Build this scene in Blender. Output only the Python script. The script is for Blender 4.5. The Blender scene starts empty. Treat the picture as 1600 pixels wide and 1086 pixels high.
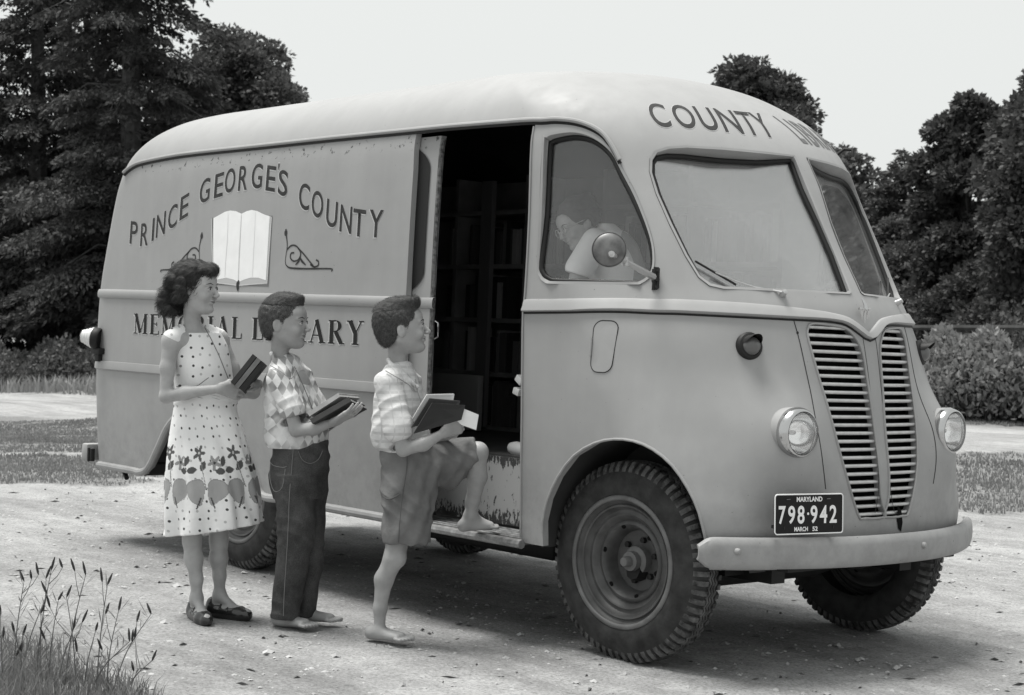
import bpy, bmesh, math, random
import numpy as np
from mathutils import Vector, Matrix
from mathutils.bvhtree import BVHTree
random.seed(7); np.random.seed(7)
scene = bpy.context.scene
COL = scene.collection

# ---------------------------------------------------------------- calibration
# R, T: van frame (x forward, y left, z up, origin on the ground under the front axle) -> camera frame (x right, y down, z ahead)
RV = np.array([[0.660837, 0.749451, 0.040233], [0.031451, 0.025907, -0.999169], [-0.749871, 0.661553, -0.00645]])
CV = np.array([4.54426, -5.51195, 1.27308])           # camera position in the van frame (metres)
FPX = 2589.28                    # focal length in pixels of the 1600 px wide photograph
TV = -RV @ CV
PITCH = 0.0108                 # the camera looks slightly down
upc = np.array([0.0, -math.cos(PITCH), -math.sin(PITCH)])
vx = RV[:, 0]
wx = vx - upc * (vx @ upc); wx /= np.linalg.norm(wx)
wy = np.cross(upc, wx)
WC = np.stack([wx, wy, upc], 1)       # world -> camera rotation
MV = WC.T @ RV                        # van -> world rotation (the lane tilts a little under the van)
CW = MV @ CV                          # camera position in the world

cam_d = bpy.data.cameras.new('camera'); cam = bpy.data.objects.new('camera', cam_d); COL.objects.link(cam)
cam_d.sensor_width = 36.0; cam_d.lens = FPX / 1600.0 * 36.0
cam_d.clip_start = 0.05; cam_d.clip_end = 1500
_m = np.eye(4); _m[:3, 0] = WC[0, :]; _m[:3, 1] = -WC[1, :]; _m[:3, 2] = -WC[2, :]; _m[:3, 3] = CW
cam.matrix_world = Matrix(_m.tolist())
cam_d.dof.use_dof = True; cam_d.dof.focus_distance = 6.7; cam_d.dof.aperture_fstop = 8
scene.camera = cam

# ---------------------------------------------------------------- sky, sun, exposure
world = bpy.data.worlds.new('World'); scene.world = world; world.use_nodes = True
wn = world.node_tree; wn.nodes.clear()
SUN_EL = math.radians(75)
_d = -WC.T @ np.array([0.70, 0.0, -0.35])     # the hazy sun stands high, to the left and a little beyond the van
SUN_AZ = math.atan2(_d[1], _d[0])
sky = wn.nodes.new('ShaderNodeTexSky'); sky.sky_type = 'NISHITA'; sky.sun_disc = False
sky.sun_elevation = SUN_EL; sky.sun_rotation = math.pi / 2 - SUN_AZ; sky.dust_density = 6; sky.air_density = 1.2
bw = wn.nodes.new('ShaderNodeRGBToBW'); wn.links.new(sky.outputs[0], bw.inputs[0])
mx = wn.nodes.new('ShaderNodeMix'); mx.data_type = 'FLOAT'; mx.inputs[0].default_value = 0.8
wn.links.new(bw.outputs[0], mx.inputs[2]); mx.inputs[3].default_value = 7.9
cb = wn.nodes.new('ShaderNodeCombineColor')
for i, tv in enumerate((0.975, 1.0, 0.985)):
    mm = wn.nodes.new('ShaderNodeMath'); mm.operation = 'MULTIPLY'; mm.inputs[1].default_value = tv
    wn.links.new(mx.outputs[0], mm.inputs[0]); wn.links.new(mm.outputs[0], cb.inputs[i])
bg = wn.nodes.new('ShaderNodeBackground'); bg.inputs[1].default_value = 0.105
wn.links.new(cb.outputs[0], bg.inputs[0])
wo = wn.nodes.new('ShaderNodeOutputWorld'); wn.links.new(bg.outputs[0], wo.inputs[0])
sun_d = bpy.data.lights.new('sun', 'SUN'); sun_d.energy = 4.6; sun_d.angle = math.radians(30); sun_d.color = (1, .99, .96)
sun = bpy.data.objects.new('sun', sun_d); COL.objects.link(sun)
_dir = Vector((math.cos(SUN_AZ) * math.cos(SUN_EL), math.sin(SUN_AZ) * math.cos(SUN_EL), math.sin(SUN_EL)))
sun.rotation_euler = _dir.to_track_quat('Z', 'Y').to_euler(); sun.location = (0, 0, 30)
scene.view_settings.view_transform = 'Standard'; scene.view_settings.look = 'None'
scene.view_settings.exposure = 0.22; scene.view_settings.gamma = 1.0
scene.render.engine = 'CYCLES'
scene.cycles.max_bounces = 6; scene.cycles.diffuse_bounces = 2; scene.cycles.transparent_max_bounces = 12

# ---------------------------------------------------------------- helpers
def put(name, me, parent=None, mat=None, label=None, cat=None, group=None, kind=None, loc=None):
    o = bpy.data.objects.new(name, me); COL.objects.link(o)
    if parent is not None: o.parent = parent
    if mat is not None and me is not None and len(me.materials) == 0: me.materials.append(mat)
    if label: o['label'] = label
    if cat: o['category'] = cat
    if group: o['group'] = group
    if kind: o['kind'] = kind
    if loc is not None: o.location = loc
    return o
def empty(name, loc, label, cat, group=None):
    return put(name, None, None, None, label, cat, group, None, loc)
def qmesh(name, V):
    'fast: every four vertices are one quad'
    n = len(V); me = bpy.data.meshes.new(name); me.vertices.add(n); me.vertices.foreach_set('co', np.asarray(V, np.float32).ravel())
    me.loops.add(n); me.loops.foreach_set('vertex_index', np.arange(n, dtype=np.int32)); me.polygons.add(n // 4); me.polygons.foreach_set('loop_start', np.arange(0, n, 4, dtype=np.int32))
    me.update(calc_edges=True); return me
def mesh(name, V, F, smooth=True, sharp=None):
    me = bpy.data.meshes.new(name)
    me.from_pydata([tuple(map(float, v)) for v in V], [], [tuple(map(int, f)) for f in F]); me.update()
    if smooth: me.polygons.foreach_set('use_smooth', [True] * len(me.polygons))
    if sharp: set_sharp(me, sharp)
    return me
def set_sharp(me, deg=35):
    me.polygons.foreach_set('use_smooth', [True] * len(me.polygons))
    bm = bmesh.new(); bm.from_mesh(me); lim = math.radians(deg)
    for e in bm.edges:
        if len(e.link_faces) == 2: e.smooth = e.calc_face_angle(0) < lim
        else: e.smooth = True
    bm.to_mesh(me); bm.free()
def from_bm(name, bm, deg=35):
    me = bpy.data.meshes.new(name); bm.to_mesh(me); bm.free()
    if deg: set_sharp(me, deg)
    return me
class MB:
    'collects simple shapes into one mesh'
    def __init__(s): s.V = []; s.F = []
    def add(s, V, F):
        n = len(s.V); s.V += [tuple(v) for v in V]; s.F += [tuple(i + n for i in f) for f in F]
    def box(s, c, d, R=None, bev=0):
        bm = bmesh.new(); bmesh.ops.create_cube(bm, size=1)
        for v in bm.verts: v.co = Vector((v.co.x * d[0], v.co.y * d[1], v.co.z * d[2]))
        if bev: bmesh.ops.bevel(bm, geom=bm.edges[:], offset=bev, segments=2, affect='EDGES', profile=.5)
        M = Matrix(R).to_3x3() if R is not None else Matrix.Identity(3)
        bm.verts.index_update()
        s.add([tuple(M @ v.co + Vector(c)) for v in bm.verts], [[v.index for v in f.verts] for f in bm.faces]); bm.free()
    def tube(s, pts, r, n=8, caps=True, closed=False, flat=None):
        P = [Vector(p) for p in pts]; m = len(P)
        rs = r if hasattr(r, '__len__') else [r] * m
        if closed: tang = [(P[(i + 1) % m] - P[i - 1]).normalized() for i in range(m)]
        else: tang = [(P[min(i + 1, m - 1)] - P[max(i - 1, 0)]).normalized() for i in range(m)]
        up = Vector((0, 0, 1)) if abs(tang[0].z) < .9 else Vector((1, 0, 0))
        u = tang[0].cross(up).normalized(); V = []; F = []
        for i in range(m):
            u = (u - tang[i] * u.dot(tang[i])).normalized(); w = tang[i].cross(u)
            for k in range(n):
                a = 2 * math.pi * k / n
                V.append(P[i] + u * math.cos(a) * rs[i] + w * math.sin(a) * rs[i] * (flat or 1))
        for i in range(m if closed else m - 1):
            j = (i + 1) % m
            for k in range(n): F.append((i * n + k, i * n + (k + 1) % n, j * n + (k + 1) % n, j * n + k))
        if caps and not closed: F.append(tuple(range(n))[::-1]); F.append(tuple((m - 1) * n + k for k in range(n)))
        s.add(V, F)
    def lathe(s, prof, c=(0, 0, 0), axis=(0, 0, 1), n=48, closed=False):
        'prof: list of (radius, height along axis)'
        q = Vector(axis).normalized().to_track_quat('Z', 'Y').to_matrix(); c = Vector(c); V = []; F = []; m = len(prof)
        for r_, h in prof:
            for k in range(n):
                a = 2 * math.pi * k / n; V.append(c + q @ Vector((r_ * math.cos(a), r_ * math.sin(a), h)))
        for i in range(m if closed else m - 1):
            j = (i + 1) % m
            for k in range(n): F.append((i * n + k, i * n + (k + 1) % n, j * n + (k + 1) % n, j * n + k))
        s.add(V, F)
    def build(s, name, mat, parent=None, deg=35, **kw):
        me = mesh(name, s.V, s.F)
        bm = bmesh.new(); bm.from_mesh(me); bmesh.ops.recalc_face_normals(bm, faces=bm.faces[:]); bm.to_mesh(me); bm.free()
        set_sharp(me, deg)
        return put(name, me, parent, mat, **kw)

# ---------------------------------------------------------------- materials
def N(nt, t, **kw):
    n = nt.nodes.new(t)
    for k, v in kw.items():
        if k.startswith('i_'): n.inputs[int(k[2:])].default_value = v
        else: setattr(n, k, v)
    return n
def ramp(nt, src, stops, interp='LINEAR'):
    r = nt.nodes.new('ShaderNodeValToRGB'); r.color_ramp.interpolation = interp
    while len(r.color_ramp.elements) < len(stops): r.color_ramp.elements.new(.5)
    for e, (p, c) in zip(r.color_ramp.elements, stops):
        e.position = p; e.color = (c, c, c, 1)
    nt.links.new(src, r.inputs[0]); return r.outputs[0]
def mixc(nt, f, a, b, mode='MIX'):
    m = nt.nodes.new('ShaderNodeMix'); m.data_type = 'RGBA'; m.blend_type = mode
    for s, v in ((0, f), (6, a), (7, b)):
        if hasattr(v, 'links') or hasattr(v, 'is_output'): nt.links.new(v, m.inputs[s])
        elif s == 0: m.inputs[0].default_value = v
        else: m.inputs[s].default_value = (v, v, v, 1)
    return m.outputs[2]
def noise(nt, scale, detail=4, rough=.55, vec=None, obj=True):
    n = N(nt, 'ShaderNodeTexNoise'); n.inputs['Scale'].default_value = scale; n.inputs['Detail'].default_value = detail; n.inputs['Roughness'].default_value = rough
    if vec is None:
        tc = nt.nodes.new('ShaderNodeTexCoord'); vec = tc.outputs['Object']
    nt.links.new(vec, n.inputs['Vector']); return n.outputs[0]
def mat(name, c=.5, rough=.6, metal=0.0, var=.0, vs=6.0, bump=0.0, bs=60.0, spec=.5, coat=0.0, streak=None):
    m = bpy.data.materials.new(name); m.use_nodes = True; nt = m.node_tree
    p = nt.nodes['Principled BSDF']
    p.inputs['Base Color'].default_value = (c, c, c, 1); p.inputs['Roughness'].default_value = rough
    p.inputs['Metallic'].default_value = metal; p.inputs['Specular IOR Level'].default_value = spec; p.inputs['Coat Weight'].default_value = coat
    if var:
        o = ramp(nt, noise(nt, vs), [(.3, max(c * (1 - var), 0)), (.7, min(c * (1 + var), 1))]); nt.links.new(o, p.inputs['Base Color'])
    if bump:
        b = N(nt, 'ShaderNodeBump'); b.inputs['Strength'].default_value = 1; b.inputs['Distance'].default_value = bump
        nt.links.new(noise(nt, bs), b.inputs['Height']); nt.links.new(b.outputs[0], p.inputs['Normal'])
    return m
def px_ray(u, v):
    'ray of a photograph pixel in the van frame'
    d = RV.T @ np.array([(u - 800) / FPX, (v - 543) / FPX, 1.0]); return Vector(CV), Vector(d / np.linalg.norm(d))
def vproj(X):
    c = RV @ np.array(X, float) + TV; return 800 + FPX * c[0] / c[2], 543 + FPX * c[1] / c[2]

# ================================================================ THE VAN
VAN = empty('delivery_van', (0, 0, 0), 'rounded grey 1950s walk-in bookmobile van lettered for a county library', 'van')
VAN.matrix_world = Matrix([list(MV[i]) + [0] for i in range(3)] + [[0, 0, 0, 1]])
def pchip(x, y, xq):
    x = np.array(x, float); y = np.array(y, float); h = np.diff(x); d = np.diff(y) / h; m = np.zeros(len(x))
    for i in range(1, len(x) - 1):
        if d[i - 1] * d[i] > 0:
            w1 = 2 * h[i] + h[i - 1]; w2 = h[i] + 2 * h[i - 1]; m[i] = (w1 + w2) / (w1 / d[i - 1] + w2 / d[i])
    m[0] = d[0]; m[-1] = d[-1]
    i = np.clip(np.searchsorted(x, xq) - 1, 0, len(x) - 2); t = (xq - x[i]) / h[i]
    return (2*t**3-3*t**2+1)*y[i] + (t**3-2*t**2+t)*h[i]*m[i] + (-2*t**3+3*t**2)*y[i+1] + (t**3-t**2)*h[i]*m[i+1]
#        z     w    xn    xs    n    xr    rc
TAB = [(.425, .925, .565, .12, 2.25, -4.29, .07), (.60, .935, .585, .12, 2.3, -4.30, .07), (.75, .945, .578, .05, 2.2, -4.305, .07),
       (.956, .953, .545, -.04, 1.95, -4.31, .07), (1.15, .957, .512, -.14, 1.83, -4.31, .07), (1.30, .957, .482, -.20, 1.78, -4.305, .07),
       (1.42, .955, .447, -.28, 1.75, -4.30, .07), (1.50, .953, .405, -.33, 1.75, -4.29, .07), (1.75, .948, .262, -.45, 1.78, -4.24, .08),
       (2.00, .940, .135, -.56, 1.72, -4.175, .08), (2.10, .934, .072, -.60, 1.72, -4.14, .09), (2.18, .918, .000, -.64, 1.74, -4.115, .11),
       (2.26, .885, -.100, -.70, 1.78, -4.08, .15), (2.34, .825, -.23, -.82, 1.85, -4.02, .20), (2.41, .730, -.38, -.98, 1.9, -3.93, .26),
       (2.46, .595, -.57, -1.2, 2.0, -3.80, .31), (2.492, .435, -.78, -1.42, 2.0, -3.62, .29), (2.510, .245, -1.02, -1.62, 2.0, -3.36, .20), (2.517, .0, -1.4, -1.8, 2.0, -2.95, .0)]
TAB = np.array(TAB)
_s = np.r_[0, np.cumsum(np.hypot(np.diff(TAB[:, 0]), np.diff(TAB[:, 1])))]
def level(s):
    return [pchip(_s, TAB[:, k], s) for k in range(7)]
NL = 150
SV = np.linspace(0, _s[-1], NL)
def contour(s):
    z, w, xn, xs, n, xr, rc = level(s); P = []
    rc = min(rc, w)
    for t in np.linspace(0, 1, 9)[:-1]: P.append((xr, -(w - rc) * t))
    for a in np.linspace(0, math.pi / 2, 9)[:-1]: P.append((xr + rc - rc * math.cos(a), -(w - rc) - rc * math.sin(a)))
    for t in np.linspace(0, 1, 90)[:-1]: P.append((xr + rc + (xs - xr - rc) * t, -w))
    for a in np.linspace(0, math.pi / 2, 70):
        ca, sa = max(math.cos(a), 0), max(math.sin(a), 0)
        P.append((xs + (xn - xs) * sa ** (2 / n), -w * ca ** (2 / n)))
    P[-1] = (xn, 0.0)
    return np.array([(x, y, z) for x, y in P])
_half = np.array([contour(s) for s in SV])             # levels x K x 3
# headlamp pods swell out of the nose
def pods(P):
    x, y, z = P[..., 0], P[..., 1], P[..., 2]
    g = np.exp(-(((np.abs(y) - .525) / .175) ** 2 + ((z - .93) / np.where(z > .93, .17, .20)) ** 2))
    P = P.copy(); P[..., 0] += np.where(x > .1, .082 * g, 0)
    return P
_half = pods(_half)
_mir = _half[:, ::-1][:, 1:-1] * np.array([1, -1, 1])
BODY = np.concatenate([_half, _mir], 1)                # closed loops
def grid_nrm(G):
    du = np.roll(G, -1, 1) - np.roll(G, 1, 1); dv = np.gradient(G, axis=0)
    n = np.cross(du, dv); l = np.linalg.norm(n, axis=2, keepdims=True); n = n / np.maximum(l, 1e-9)
    n[l[..., 0] < 1e-7] = (0, 0, 1)
    n[-3:] = (0, 0, 1)
    return n
_n = grid_nrm(BODY)
if _n[20, 60, 1] > 0: _n[:-3] = -_n[:-3]
INNER = BODY - _n * .03
_tr = np.clip((.62 - level(SV)[1]) / .2, 0, 1)[:, None, None]
INNER = INNER * (1 - _tr) + (BODY - np.array([0, 0, .03])) * _tr
def loop_mesh(G, close_top=True):
    L, K = G.shape[:2]; V = G.reshape(-1, 3); F = []
    for i in range(L - 1):
        for k in range(K): F.append((i * K + k, i * K + (k + 1) % K, (i + 1) * K + (k + 1) % K, (i + 1) * K + k))
    return V, F
_V, _F = loop_mesh(BODY)
BVH = BVHTree.FromPolygons([tuple(v) for v in _V], _F)
def hit_px(u, v):
    o, d = px_ray(u, v); h = BVH.ray_cast(o, d, 50)
    return h[0]
def body_y(x, z, off=0.0):
    'point on the near side at x, z'
    h = BVH.ray_cast(Vector((x, -3, z)), Vector((0, 1, 0)), 10)
    if h[0] is None: return Vector((x, -.9, z))
    n = h[1] if h[1].y < 0 else -h[1]
    return h[0] + n * off
def front_pt(y, z, off=0.0):
    h = BVH.ray_cast(Vector((3, y, z)), Vector((-1, 0, 0)), 10)
    if h[0] is None: return Vector((.3, y, z))
    n = h[1] if h[1].x > 0 else -h[1]
    return h[0] + n * off
def snap(p, off=0.0):
    h = BVH.find_nearest(p); n = h[1]
    if n.dot(h[0] - Vector((-1.5, 0, 1.1))) < 0: n = -n
    return h[0] + n * off
def mir(P): return [Vector((p.x, -p.y, p.z)) for p in P]

def smooth_closed(P, n=4):
    'Catmull-Rom through closed list'
    out = []; m = len(P)
    for i in range(m):
        a, b, c, d = P[i - 1], P[i], P[(i + 1) % m], P[(i + 2) % m]
        for k in range(n):
            t = k / n
            out.append(0.5 * ((2 * b) + (c - a) * t + (2 * a - 5 * b + 4 * c - d) * t * t + (3 * b - 3 * c + d - a) * t ** 3))
    return out
def smooth_open(P, n=5):
    out = []; m = len(P)
    for i in range(m - 1):
        a, b, c, d = P[max(i - 1, 0)], P[i], P[i + 1], P[min(i + 2, m - 1)]
        for k in range(n):
            t = k / n
            out.append(0.5 * ((2 * b) + (c - a) * t + (2 * a - 5 * b + 4 * c - d) * t * t + (3 * b - 3 * c + d - a) * t ** 3))
    out.append(P[-1]); return out
def V2(L): return [Vector(p) for p in L]

WS_PX = [(1014,268),(1015,248),(1023,236),(1042,230),(1070,228),(1130,231),(1190,237),(1241,243),(1244,247),(1262,290),(1285,345),(1308,400),(1330,457),(1327,460),(1300,459),(1200,455),(1130,452),(1108,447),(1091,434),(1070,400),(1045,350),(1024,302)]
SW_PX = [(848,222),(852,212),(863,207),(890,203),(913,206),(935,216),(957,235),(973,263),(995,304),(1013,351),(1022,385),(1023,415),(1017,432),(1003,443),(985,445),(870,444),(851,441),(843,432),(840,415),(843,332)]
GR_PX = [(1262,514),(1268,506),(1290,507),(1321,513),(1338,530),(1348,553),(1356,600),(1366,670),(1376,773),(1383,802),(1378,809),(1352,810),(1340,803),(1317,725),(1290,625),(1264,535)]
WS = [hit_px(*p) for p in WS_PX]; SWN = [hit_px(*p) for p in SW_PX]; GRN = [hit_px(*p) for p in GR_PX]
GRC = smooth_closed(GRN, 3)

def prism(name, P, d, a, b):
    d = Vector(d).normalized(); m = len(P)
    V = [p + d * a for p in P] + [p + d * b for p in P]
    F = [tuple(range(m)), tuple(range(m, 2 * m))[::-1]] + [(i, i + m, (i + 1) % m + m, (i + 1) % m) for i in range(m)]
    bm = bmesh.new(); vs = [bm.verts.new(v) for v in V]
    for f in F: bm.faces.new([vs[i] for i in f])
    bmesh.ops.triangulate(bm, faces=bm.faces[:2]); bmesh.ops.recalc_face_normals(bm, faces=bm.faces[:])
    me = bpy.data.meshes.new(name); bm.to_mesh(me); bm.free(); return me
def fit_plane(P):
    A = np.array([list(p) for p in P]); c = A.mean(0); u, s, v = np.linalg.svd(A - c); n = v[2]
    if n @ (c - np.array([-1.5, 0, 1.1])) < 0: n = -n
    return Vector(c), Vector(n)
WS_C, WS_N = fit_plane(WS)
cutters = []
for P, sgn in ((WS, 1), (WS, -1)):
    Q = P if sgn == 1 else mir(P); d = Vector((WS_N.x, WS_N.y * sgn, WS_N.z)); cutters.append(prism('c', Q, d, -.25, .25))
cutters.append(prism('c', smooth_closed(SWN, 3), (0, 1, 0), -.3, .12)); cutters.append(prism('c', smooth_closed(mir(SWN), 3), (0, 1, 0), -.12, .3))
for s in (1, -1):
    Q = GRC if s == 1 else mir(GRC); cutters.append(prism('c', Q, (1, 0, 0), -.12, .3))
# side doorway
DR = [(836, 197), (836, 198), (829, 330), (822, 460), (819, 490), (817, 650), (815, 840)]
DRP = [hit_px(*p) for p in DR]
DOOR_TOP = [hit_px(*p) for p in ((836, 193), (760, 196), (700, 202), (651, 208))]
_o = [Vector((p.x, 0, p.z)) for p in DRP[1:]] + [Vector((DRP[-1].x + .003, 0, .307)), Vector((-1.3557, 0, .311)), Vector((-1.3551, 0, 1.4)), Vector((-1.3557, 0, 2.0))] + [Vector((p.x, 0, p.z)) for p in DOOR_TOP[::-1]]
DOORO = _o
cutters.append(prism("c", _o, (0, 1, 0), -1.317, -.753))
# wheel arches
AF = [(845,860),(848,815),(856,780),(872,745),(897,712),(930,692),(960,686),(990,689),(1020,702),(1050,727),(1075,763),(1092,800),(1101,835)]
AFP = [hit_px(*p) or Vector((-.41, -.93, .44)) for p in AF]
ARF = [Vector((-.415, 0, .25)), Vector((-.415, 0, .45))] + [Vector((p.x, 0, p.z)) for p in AFP[1:]] + [Vector((AFP[-1].x + .005, 0, .50)), Vector((AFP[-1].x + .005, 0, .25))]
ARR = V2([(-3.72, 0, .30), (-3.70, 0, .44), (-3.64, 0, .47), (-3.52, 0, .60), (-3.42, 0, .71), (-3.30, 0, .78), (-3.12, 0, .80), (-2.90, 0, .78), (-2.74, 0, .70), (-2.62, 0, .60), (-2.54, 0, .49), (-2.52, 0, .30)])
for A in (ARF, ARR):
    cutters.append(prism('c', A, (0, 1, 0), -1.3, -.72)); cutters.append(prism('c', A, (0, 1, 0), .72, 1.3))

for s in (1, -1):
    cutters.append(prism('c', [Vector((.55, s * .503 + .0905 * math.cos(a), .950 + .0905 * math.sin(a))) for a in np.linspace(0, 2 * math.pi, 41)[:-1]], (1, 0, 0), -.13, .2))
def build_body():
    K = BODY.shape[1]
    Vo, Fo = loop_mesh(BODY); Vi, Fi = loop_mesh(INNER); n = len(Vo)
    V = np.concatenate([Vo, Vi]); F = Fo + [tuple(i + n for i in f[::-1]) for f in Fi]
    for k in range(K): F.append((k, (k + 1) % K, (k + 1) % K + n, k + n)[::-1])
    bm = bmesh.new(); vs = [bm.verts.new(tuple(v)) for v in V]
    for f in F:
        try: bm.faces.new([vs[i] for i in f])
        except ValueError: pass
    for f in bm.faces[:]: pass
    bm.faces.ensure_lookup_table()
    bmesh.ops.remove_doubles(bm, verts=bm.verts[:], dist=1e-5)
    bmesh.ops.recalc_face_normals(bm, faces=bm.faces[:])
    print('nonmanifold', sum(1 for e in bm.edges if not e.is_manifold), len(bm.faces))
    me = bpy.data.meshes.new('body'); bm.to_mesh(me); bm.free()
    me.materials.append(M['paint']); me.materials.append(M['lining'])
    o = put('body', me, VAN)
    tmp = []
    for i, c in enumerate(cutters):
        co = bpy.data.objects.new('cut', c); COL.objects.link(co); co.parent = VAN; tmp.append(co)
        md = o.modifiers.new('b%d' % i, 'BOOLEAN'); md.operation = 'DIFFERENCE'; md.object = co; md.solver = 'EXACT'
    dg = bpy.context.evaluated_depsgraph_get(); dg.update()
    me2 = bpy.data.meshes.new_from_object(o.evaluated_get(dg)); o.modifiers.clear()
    for c in tmp: bpy.data.objects.remove(c)
    o.data = me2; me2.name = 'body'; print('bool faces', len(me2.polygons))
    # inner skin gets the dark lining
    tree = BVH
    bmx = bmesh.new(); bmx.from_mesh(me2)
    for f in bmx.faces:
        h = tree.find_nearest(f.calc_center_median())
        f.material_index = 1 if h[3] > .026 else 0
    bmx.to_mesh(me2); bmx.free(); set_sharp(me2, 32)
    return o

# ---- materials of the van
M = {}
def paint_mat():
    m = mat('van_paint', .40, .5, spec=.34); nt = m.node_tree; p = nt.nodes['Principled BSDF']
    tc = nt.nodes.new('ShaderNodeTexCoord')
    big = ramp(nt, noise(nt, 1.6, 5, .6), [(.3, .285), (.7, .320)])
    # rain streaks and road dust
    mp = N(nt, 'ShaderNodeMapping'); mp.inputs['Scale'].default_value = (9, 9, .9); nt.links.new(tc.outputs['Object'], mp.inputs[0])
    st = ramp(nt, noise(nt, 1.0, 5, .6, mp.outputs[0]), [(.35, .965), (.65, 1.02)])
    c = mixc(nt, 1.0, big, st, 'MULTIPLY')
    # chips near the bottom edges
    sp = ramp(nt, noise(nt, 26, 6, .7), [(.73, 0), (.745, 1)])
    sx = N(nt, 'ShaderNodeSeparateXYZ'); nt.links.new(tc.outputs['Object'], sx.inputs[0])
    mr = N(nt, 'ShaderNodeMapRange'); nt.links.new(sx.outputs[2], mr.inputs[0]); mr.inputs[1].default_value = .75; mr.inputs[2].default_value = .45
    ml = N(nt, 'ShaderNodeMath', operation='MULTIPLY'); nt.links.new(sp, ml.inputs[0]); nt.links.new(mr.outputs[0], ml.inputs[1])
    c = mixc(nt, ml.outputs[0], c, .05)
    # rust and chips along the gutter, and a film of road dust low down
    g1 = N(nt, 'ShaderNodeMapRange', clamp=True); nt.links.new(sx.outputs[2], g1.inputs[0]); g1.inputs[1].default_value = 2.17; g1.inputs[2].default_value = 2.15
    g2 = N(nt, 'ShaderNodeMapRange', clamp=True); nt.links.new(sx.outputs[2], g2.inputs[0]); g2.inputs[1].default_value = 2.09; g2.inputs[2].default_value = 2.12
    gm_ = N(nt, 'ShaderNodeMath', operation='MULTIPLY'); nt.links.new(g1.outputs[0], gm_.inputs[0]); nt.links.new(g2.outputs[0], gm_.inputs[1])
    gc = N(nt, 'ShaderNodeMath', operation='MULTIPLY'); nt.links.new(gm_.outputs[0], gc.inputs[0]); nt.links.new(ramp(nt, noise(nt, 30, 4, .7), [(.60, 0), (.63, 1)]), gc.inputs[1])
    xm = N(nt, 'ShaderNodeMath', operation='LESS_THAN'); nt.links.new(sx.outputs[0], xm.inputs[0]); xm.inputs[1].default_value = -.9; gx = N(nt, 'ShaderNodeMath', operation='MULTIPLY'); nt.links.new(gc.outputs[0], gx.inputs[0]); nt.links.new(xm.outputs[0], gx.inputs[1])
    c = mixc(nt, gx.outputs[0], c, .05)
    ds = N(nt, 'ShaderNodeMapRange', clamp=True); nt.links.new(sx.outputs[2], ds.inputs[0]); ds.inputs[1].default_value = .95; ds.inputs[2].default_value = .42; ds.inputs[4].default_value = .8
    dn_ = N(nt, 'ShaderNodeMath', operation='MULTIPLY'); nt.links.new(ds.outputs[0], dn_.inputs[0]); nt.links.new(ramp(nt, noise(nt, 7, 7, .72), [(.42, 0), (.72, 1)]), dn_.inputs[1])
    c = mixc(nt, dn_.outputs[0], c, .19)
    sc_ = ramp(nt, noise(nt, 75, 3, .6), [(.735, 0), (.75, 1)]); c = mixc(nt, sc_, c, .10)
    nt.links.new(c, p.inputs['Base Color'])
    nt.links.new(ramp(nt, noise(nt, 14, 6), [(.3, .52), (.7, .68)]), p.inputs['Roughness'])
    b = N(nt, 'ShaderNodeBump'); b.inputs['Distance'].default_value = .010; b.inputs['Strength'].default_value = .5
    nt.links.new(noise(nt, 2.6, 3), b.inputs['Height']); nt.links.new(b.outputs[0], p.inputs['Normal'])
    return m
M['paint'] = paint_mat()
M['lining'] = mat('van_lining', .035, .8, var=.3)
M['rubber'] = mat('black_rubber', .012, .55, spec=.3)
M['dark'] = mat('dark_metal', .012, .6, var=.3, vs=20, spec=.3)
M['black'] = mat('black_void', .006, .9, spec=.1)
M['chrome'] = mat('chrome', .52, .14, metal=1.0, bump=.0003, bs=40)
M['slat'] = mat('bright_slat', .50, .34, metal=.55, var=.12, vs=30)
M['letter'] = mat('dark_lettering', .030, .65, var=.3, vs=30, spec=.25)
M['letter_black'] = mat('black_lettering', .010, .65, spec=.25)
M['halo'] = mat('pale_lettering_outline', .46, .6)
M['white'] = mat('white_paint', .74, .5, var=.05)
def glass_mat(name, dirt=.10, refl=.30, tint=.75, rough=.02):
    m = bpy.data.materials.new(name); m.use_nodes = True; nt = m.node_tree; nt.nodes.clear()
    tr = N(nt, 'ShaderNodeBsdfTransparent'); tr.inputs[0].default_value = (tint, tint, tint, 1)
    gl = N(nt, 'ShaderNodeBsdfGlossy'); gl.inputs['Roughness'].default_value = rough; gl.inputs[0].default_value = (.95, .95, .95, 1)
    df = N(nt, 'ShaderNodeBsdfDiffuse'); df.inputs[0].default_value = (.7, .7, .7, 1)
    fr = N(nt, 'ShaderNodeLayerWeight'); fr.inputs[0].default_value = .35
    rr = N(nt, 'ShaderNodeMapRange'); nt.links.new(fr.outputs[0], rr.inputs[0]); rr.inputs[3].default_value = refl; rr.inputs[4].default_value = min(refl + .5, 1)
    m1 = N(nt, 'ShaderNodeMixShader'); nt.links.new(rr.outputs[0], m1.inputs[0]); nt.links.new(tr.outputs[0], m1.inputs[1]); nt.links.new(gl.outputs[0], m1.inputs[2])
    d = ramp(nt, noise(nt, 4, 6, .65), [(.35, dirt * .5), (.75, dirt * 1.6)])
    m2 = N(nt, 'ShaderNodeMixShader'); nt.links.new(d, m2.inputs[0]); nt.links.new(m1.outputs[0], m2.inputs[1]); nt.links.new(df.outputs[0], m2.inputs[2])
    o = N(nt, 'ShaderNodeOutputMaterial'); nt.links.new(m2.outputs[0], o.inputs[0]); return m
M['windshield'] = glass_mat('windshield_glass', .07, .17, .92)
M['side_glass'] = glass_mat('side_glass', .02, .03, .97)
M['dark_glass'] = glass_mat('dark_glass', .03, .10, .35)
M['lens'] = glass_mat('lamp_glass', .10, .08, .97, .04)
BODYO = build_body()

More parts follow.
